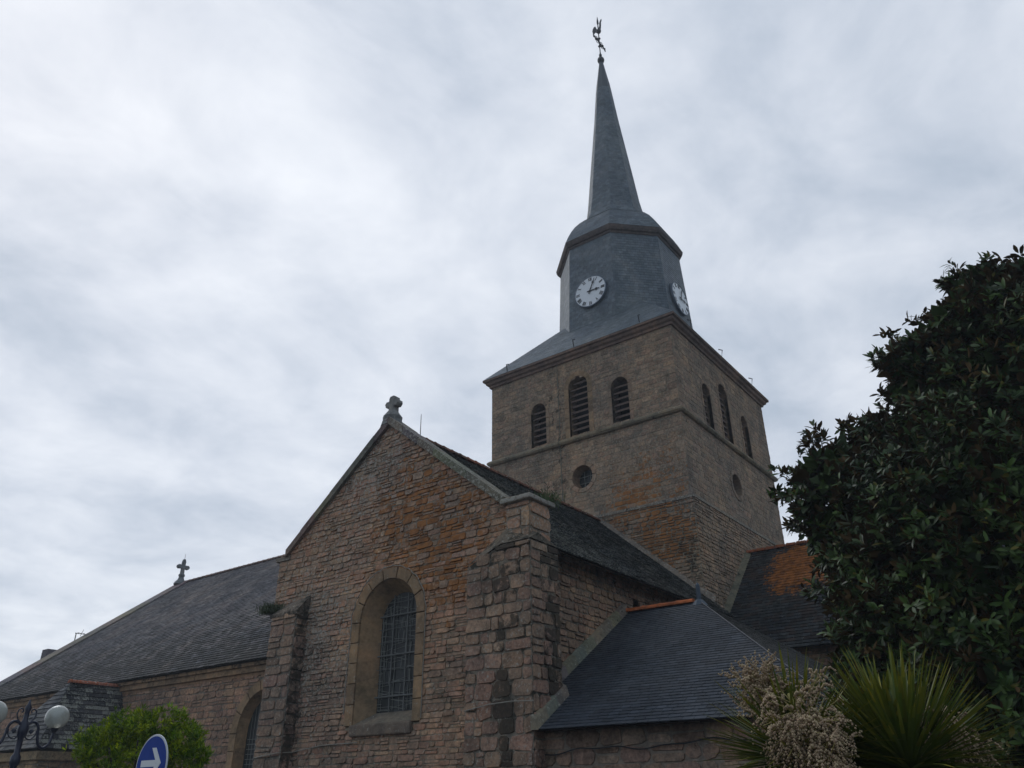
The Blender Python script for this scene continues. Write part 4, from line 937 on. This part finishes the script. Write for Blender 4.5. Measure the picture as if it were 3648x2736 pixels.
Fq = np.concatenate([Fq, F2 + len(Vv)]); Vv = np.concatenate([Vv, V2]); cc_ = np.concatenate([cc_, np.full((len(F2), 3), .8)])
npmesh('crown', Vv, Fq, cc_, leafmat('magnolia_leaf', (.021, .045, .009), (.042, .072, .012), (.07, .042, .014), .45, .25, 1.2), mg)
q = MB(); q.tube([(-.4, 13.0, 0), (-.35, 12.95, 1.5), (-.5, 12.9, 3), (-.45, 12.8, 5), (-.2, 12.8, 7.5)], [.26, .21, .17, .12, .05], 10)
for (x, y, z, r) in MAG[:17]: q.tube([(-.42, 12.9, max(1.2, z - 2.2)), ((x - .42) / 2, (y + 12.9) / 2, z - .9), (x, y, z), (x + (x + .4) * .25, y, z + r * .6)], [.09, .06, .035, .012], 6)
for c_, d, h in sprig: q.tube([c_ - d * .5, c_, c_ + (d + V(0, 0, .25)) * h * .9], [.018, .011, .005], 5)
q.build('trunk', plain('bark', (.06, .05, .04), .9, .2, var=.3), mg)

BU = [(-10.59, 5.63, 2.1, .45), (-10.33, 6.07, 2.22, .47), (-10.12, 6.42, 2.1, .34), (-10.4, 5.97, 1.85, .8), (-10.35, 5.99, 2.56, .16), (-10.54, 5.67, 2.46, .16), (-10.15, 6.35, 2.4, .2), (-10.67, 5.42, 2.28, .18), (-10.4, 5.97, 1.3, .75)]
bs = thing('garden_bush', 'bright yellow-green feathery evergreen bush behind the blue sign', 'bush')
rb = random.Random(4); tips = []
for x, y, z, r in BU[:8]:
    for i in range(int(15 * r) + 2):
        d = unit((rb.gauss(0, 1), rb.gauss(0, 1), abs(rb.gauss(.3, .8)))); q_ = rb.uniform(.85, 1.2); tips.append((x + d[0] * r * q_, y + d[1] * r * q_, z + d[2] * r * q_, rb.uniform(.07, .24)))
BU = [(x, y, z, r * .86) for x, y, z, r in BU] + tips; BU = [(-10.4 + (x + 10.4) * .84, 5.97 + (y - 5.97) * .84, 1.80 + (z - 1.85) * .86, r * .86) for x, y, z, r in BU]
P, D = crown_points(BU, 300, .4, .75, 1.12); n = len(P)
K = 7; ax = D * .6 + up * .75 + rng.normal(size=(n, 3)) * .35; ax /= np.linalg.norm(ax, axis=1, keepdims=True)
PP = np.repeat(P, K, 0); AX = np.repeat(ax, K, 0); LD = AX + rng.normal(size=(n * K, 3)) * .55; NN = AX + rng.normal(size=(n * K, 3)) * .8
Vv, Fq, k_ = leaves(PP, LD, NN, rng.uniform(.045, .085, n * K), rng.uniform(.009, .015, n * K), .2, .1)
yl = np.repeat(rng.random((n, 1)) ** 2, K, 0); cb = np.repeat((.62 + yl * np.array([[1.5, 1.0, .0]])) * rng.uniform(.75, 1.25, (n * K, 1)), k_, 0)
npmesh('foliage', Vv, Fq, cb, leafmat('bush_leaf', (.07, .17, .010), (.22, .32, .014), None, .6, .2, 5, .2), bs)
q = MB(); q.tube([(-10.4, 5.97, 0), (-10.4, 5.97, 2.0)], [.07, .03], 8)
for i in range(9): a = i * .7; q.tube([(-10.4, 5.97, .6 + .1 * i), (-10.4 + .5 * math.cos(a), 5.97 + .5 * math.sin(a), 1.3 + .12 * i)], [.03, .01], 5)
q.build('trunk', bpy.data.materials['bark'], bs)

# cabbage tree
ct = thing('cabbage_palm', 'spiky cabbage palm with sword leaves and cream flower plumes', 'palm tree')
HA, HB, HC = V(-1.28, 5.65, 1.72), V(-1.86, 5.42, 1.78), V(-1.45, 5.95, 1.9)
q = MB(); q.tube([(-1.5, 5.75, 0), (-1.5, 5.74, .7), (-1.48, 5.72, 1.0)], [.13, .09, .08], 10)
for h in (HA, HB, HC): q.tube([(-1.5, 5.73, .9), (.5 * (h[0] - 1.5), .5 * (h[1] + 5.72), 1.3), tuple(h)], [.07, .06, .045], 8)
q.build('trunk', bpy.data.materials['bark'], ct)
def sword(head, n, L, cmul, seed):
    r_ = np.random.default_rng(seed); Vs, Fs, Cs = [], [], []; o = 0
    for i in range(n):
        e = math.asin(min(1, max(-.55, r_.uniform(-.5, 1.0)))); a = r_.uniform(0, 2 * math.pi); l_ = L * r_.uniform(.75, 1.1)
        d = V(math.cos(a) * math.cos(e), math.sin(a) * math.cos(e), math.sin(e)); side = unit(np.cross(d, V(0, 0, 1)) + 1e-3); nrm = np.cross(side, d)
        w_ = r_.uniform(.018, .032); sag = r_.uniform(.02, .3) ** 1.3 * 1.3 * (1.1 - max(0, math.sin(e))) * l_
        st_ = [(0, .5), (.2, .85), (.5, 1), (.75, .72), (.92, .32), (1, .03)]
        for t, ww in st_:
            c = head + d * (.03 + l_ * t) - V(0, 0, 1) * sag * t * t
            Vs += [c - side * w_ * ww * .5 + nrm * w_ * .14 * ww, c - nrm * w_ * .1 * ww, c + side * w_ * ww * .5 + nrm * w_ * .14 * ww]
        for r in range(5):
            for s in (0, 1): b = o + r * 3 + s; Fs.append((b, b + 1, b + 4, b + 3))
            y = r_.random(); tip = (r >= 2) * y * (.5 if r == 2 else 1)
            k = r_.uniform(.8, 1.2) * cmul; Cs += [(k * (1.05 + 1.5 * tip), k * (1 + .5 * tip), k * (1 - .1 * tip))] * 2
        o += 18
    return np.array(Vs), np.array(Fs), np.array(Cs)
LM = leafmat('sword_leaf', (.066, .108, .018), (.105, .145, .022), None, .45, .3, 3, .15)
npmesh('leaf_head', *sword(HA, 560, .71, 1.0, 3), LM, ct); npmesh('leaf_head', *sword(HB, 330, .64, .95, 5), LM, ct); npmesh('leaf_head', *sword(HC, 240, .52, 1.1, 8), LM, ct)
def plume(base, tip, spread, n, L, seed, droop, name='flower_plume'):
    r_ = random.Random(seed); m_ = MB(); base, tip = V(*base), V(*tip); axv = tip - base; m_.tube([base, base + axv * .5 - V(0, 0, .01), tip], [.012, .009, .004], 6, c=(.8, .9, .5))
    for i in range(n):
        t = r_.uniform(.12, 1); p = base + axv * t; d = unit(V(r_.gauss(0, 1), r_.gauss(0, 1), r_.gauss(0, 1)) + unit(axv) * .5); sp = spread * (1.15 - .55 * t) * r_.uniform(.5, 1)
        p1 = p + d * sp; m_.tube([p, p1], [.004, .003], 4, c=(.8, .85, .5), cap=False)
        for j in range(3):
            d2 = unit(d * .6 + V(r_.gauss(0, .6), r_.gauss(0, .6), r_.gauss(0, .6))); l = L * r_.uniform(.6, 1.15); a = p + d * sp * r_.uniform(.35, 1); k = r_.uniform(.75, 1.2)
            nb = max(5, int(l / .0105))
            for b in range(nb):
                s = b / nb; c = a + d2 * l * s - V(0, 0, droop * l * s * s) + V(r_.gauss(0, .004), r_.gauss(0, .004), r_.gauss(0, .004)); rr = .0105 * (1 - .45 * s) * r_.uniform(.75, 1.3)
                m_.add([c + V(rr, 0, 0), c + V(0, rr, 0), c - V(rr, 0, 0), c - V(0, rr, 0), c + V(0, 0, rr * 1.1), c - V(0, 0, rr * 1.1)], [(0, 1, 4), (1, 2, 4), (2, 3, 4), (3, 0, 4), (1, 0, 5), (2, 1, 5), (3, 2, 5), (0, 3, 5)], 0, (k, k * r_.uniform(.9, 1.02), k * .95))
    m_.build(name, FLW, ct, smooth=True)
FLW = leafmat('cream_flowers', (.36, .27, .17), (.46, .36, .23), None, .8, .2, 8, .1)
plume((-1.80, 5.25, 2.16), (-1.56, 4.98, 1.72), .34, 120, .16, 11, .9)
plume((-1.9, 5.4, 2.0), (-2.0, 5.33, 2.24), .30, 75, .15, 12, -.1)
plume((-1.15, 5.8, 1.98), (-.98, 5.75, 1.84), .26, 60, .14, 13, .8)

# weeds on the ledges
def weed(name, label, c, n, h, spread, colr, seed, tw=3):
    t_ = np.random.default_rng(seed); P = V(*c) + np.stack([t_.normal(0, spread[0], n), t_.normal(0, spread[1], n), np.zeros(n)], 1); D_ = np.stack([t_.normal(0, .35, n), t_.normal(0, .35, n), np.ones(n)], 1)
    Vv, Fq, k_ = leaves(P, D_, t_.normal(size=(n, 3)), t_.uniform(.4, 1, n) * h, np.full(n, .014), .2, .3)
    o = npmesh(name, Vv, Fq, np.repeat(t_.uniform(.7, 1.3, (n, 1)) * np.ones((1, 3)), k_, 0), leafmat(name + '_leaf', colr, tuple(x * 1.5 for x in colr), None, .7, .2, 5), None)
    tag(o, label, 'plant'); return o
weed('weed_tuft', 'tuft of green grass growing on the right shoulder of the church gable', (-9.05, 12.95, 6.98), 420, .28, (.26, .16), (.045, .07, .02), 21)
tag(bpy.data.objects['weed_tuft'], kind='stuff')
bsh = weed('wall_plant', 'small bushy plant growing from the top of the left buttress', (-16.5, 12.12, 5.6), 700, .3, (.15, .12), (.05, .065, .03), 22)
q = MB()
tg = thing('dead_stalks', 'thin dry upright weed stalks standing on the gable shoulder', 'plant')
for (x, y, h) in ((-9.2, 12.8, .55), (-8.85, 12.95, .5), (-9.05, 13.1, .42), (-8.75, 13.05, .3), (-9.3, 13.0, .35)):
    q.tube([(x, y, 6.98), (x + .02, y, 6.98 + h * .6), (x + .05, y + .02, 6.98 + h)], [.008, .006, .004], 5)
    for i in range(6): z = 6.98 + h * (.35 + .1 * i); a = i * 2.1; q.tube([(x + .02, y, z), (x + .02 + .07 * math.cos(a), y + .07 * math.sin(a), z + .06)], [.005, .009], 4)
q.build('stalks', plain('dry_stalk', (.07, .055, .035), .9, .1), tg)

# ================================================================= house far behind the nave
ho = thing('house', 'distant house mostly hidden behind the nave roof, its chimney just showing', 'house')
q = MB(); q.box((-70, 26, 0), (-60, 36, 6)); q.build('wall', plain('render', (.45, .42, .36), .9, .2), ho)
q = MB(); q.add([(-70.3, 25.7, 6), (-59.7, 25.7, 6), (-59.7, 36.3, 6), (-70.3, 36.3, 6), (-65, 28, 9.6), (-65, 34, 9.6)], [(0, 1, 4), (1, 2, 5, 4), (2, 3, 5), (3, 0, 4, 5)], 0, (.1, .1, .11)); rf = q.build('roof', SLATE, ho)
q = MB(); q.box((-60.6, 26.0, 5), (-59.9, 27.2, 10.85), 0, (.45, .42, .3)); chm = q.build('chimney', plain('chimney_render', (.4, .38, .28), .9, .2), ho)
q = MB(); q.box((-60.65, 25.97, 10.3), (-59.85, 27.25, 10.98)); q.build('chimney_cap', plain('dark_brick', (.09, .075, .085), .9, .2), chm)
q = MB(); q.tube([(-60, 27.68, 6), (-60, 27.68, 12.3)], .035, 6); q.tube([(-60, 27.6, 12.28), (-60, 29.0, 12.28)], .025, 6)
for i in range(6): y = 27.75 + .2 * i; q.tube([(-60.3, y, 12.3), (-59.7, y, 12.3)], .015, 5)
q.tube([(-60, 28.0, 12.1), (-60, 28.15, 12.6)], .015, 5); q.build('aerial', IRON, ho)

# ================================================================= added to imitate the lens's veiling glare: thin haze round everything, sky outside it
hz = MB(); hz.box((-110, -40, -1), (60, 90, 44))
ho_ = bpy.data.materials.new('glare_haze_air'); ho_.use_nodes = True; ht = ho_.node_tree; ht.nodes.clear()
pv = N(ht, 'ShaderNodeVolumePrincipled', i_Density=GLARE_HAZE, i_Anisotropy=0.3); pv.inputs['Color'].default_value = (.86, .92, 1.0, 1)
ht.links.new(pv.outputs[0], N(ht, 'ShaderNodeOutputMaterial').inputs['Volume'])
tag(hz.build('glare_haze', ho_), kind='stuff')
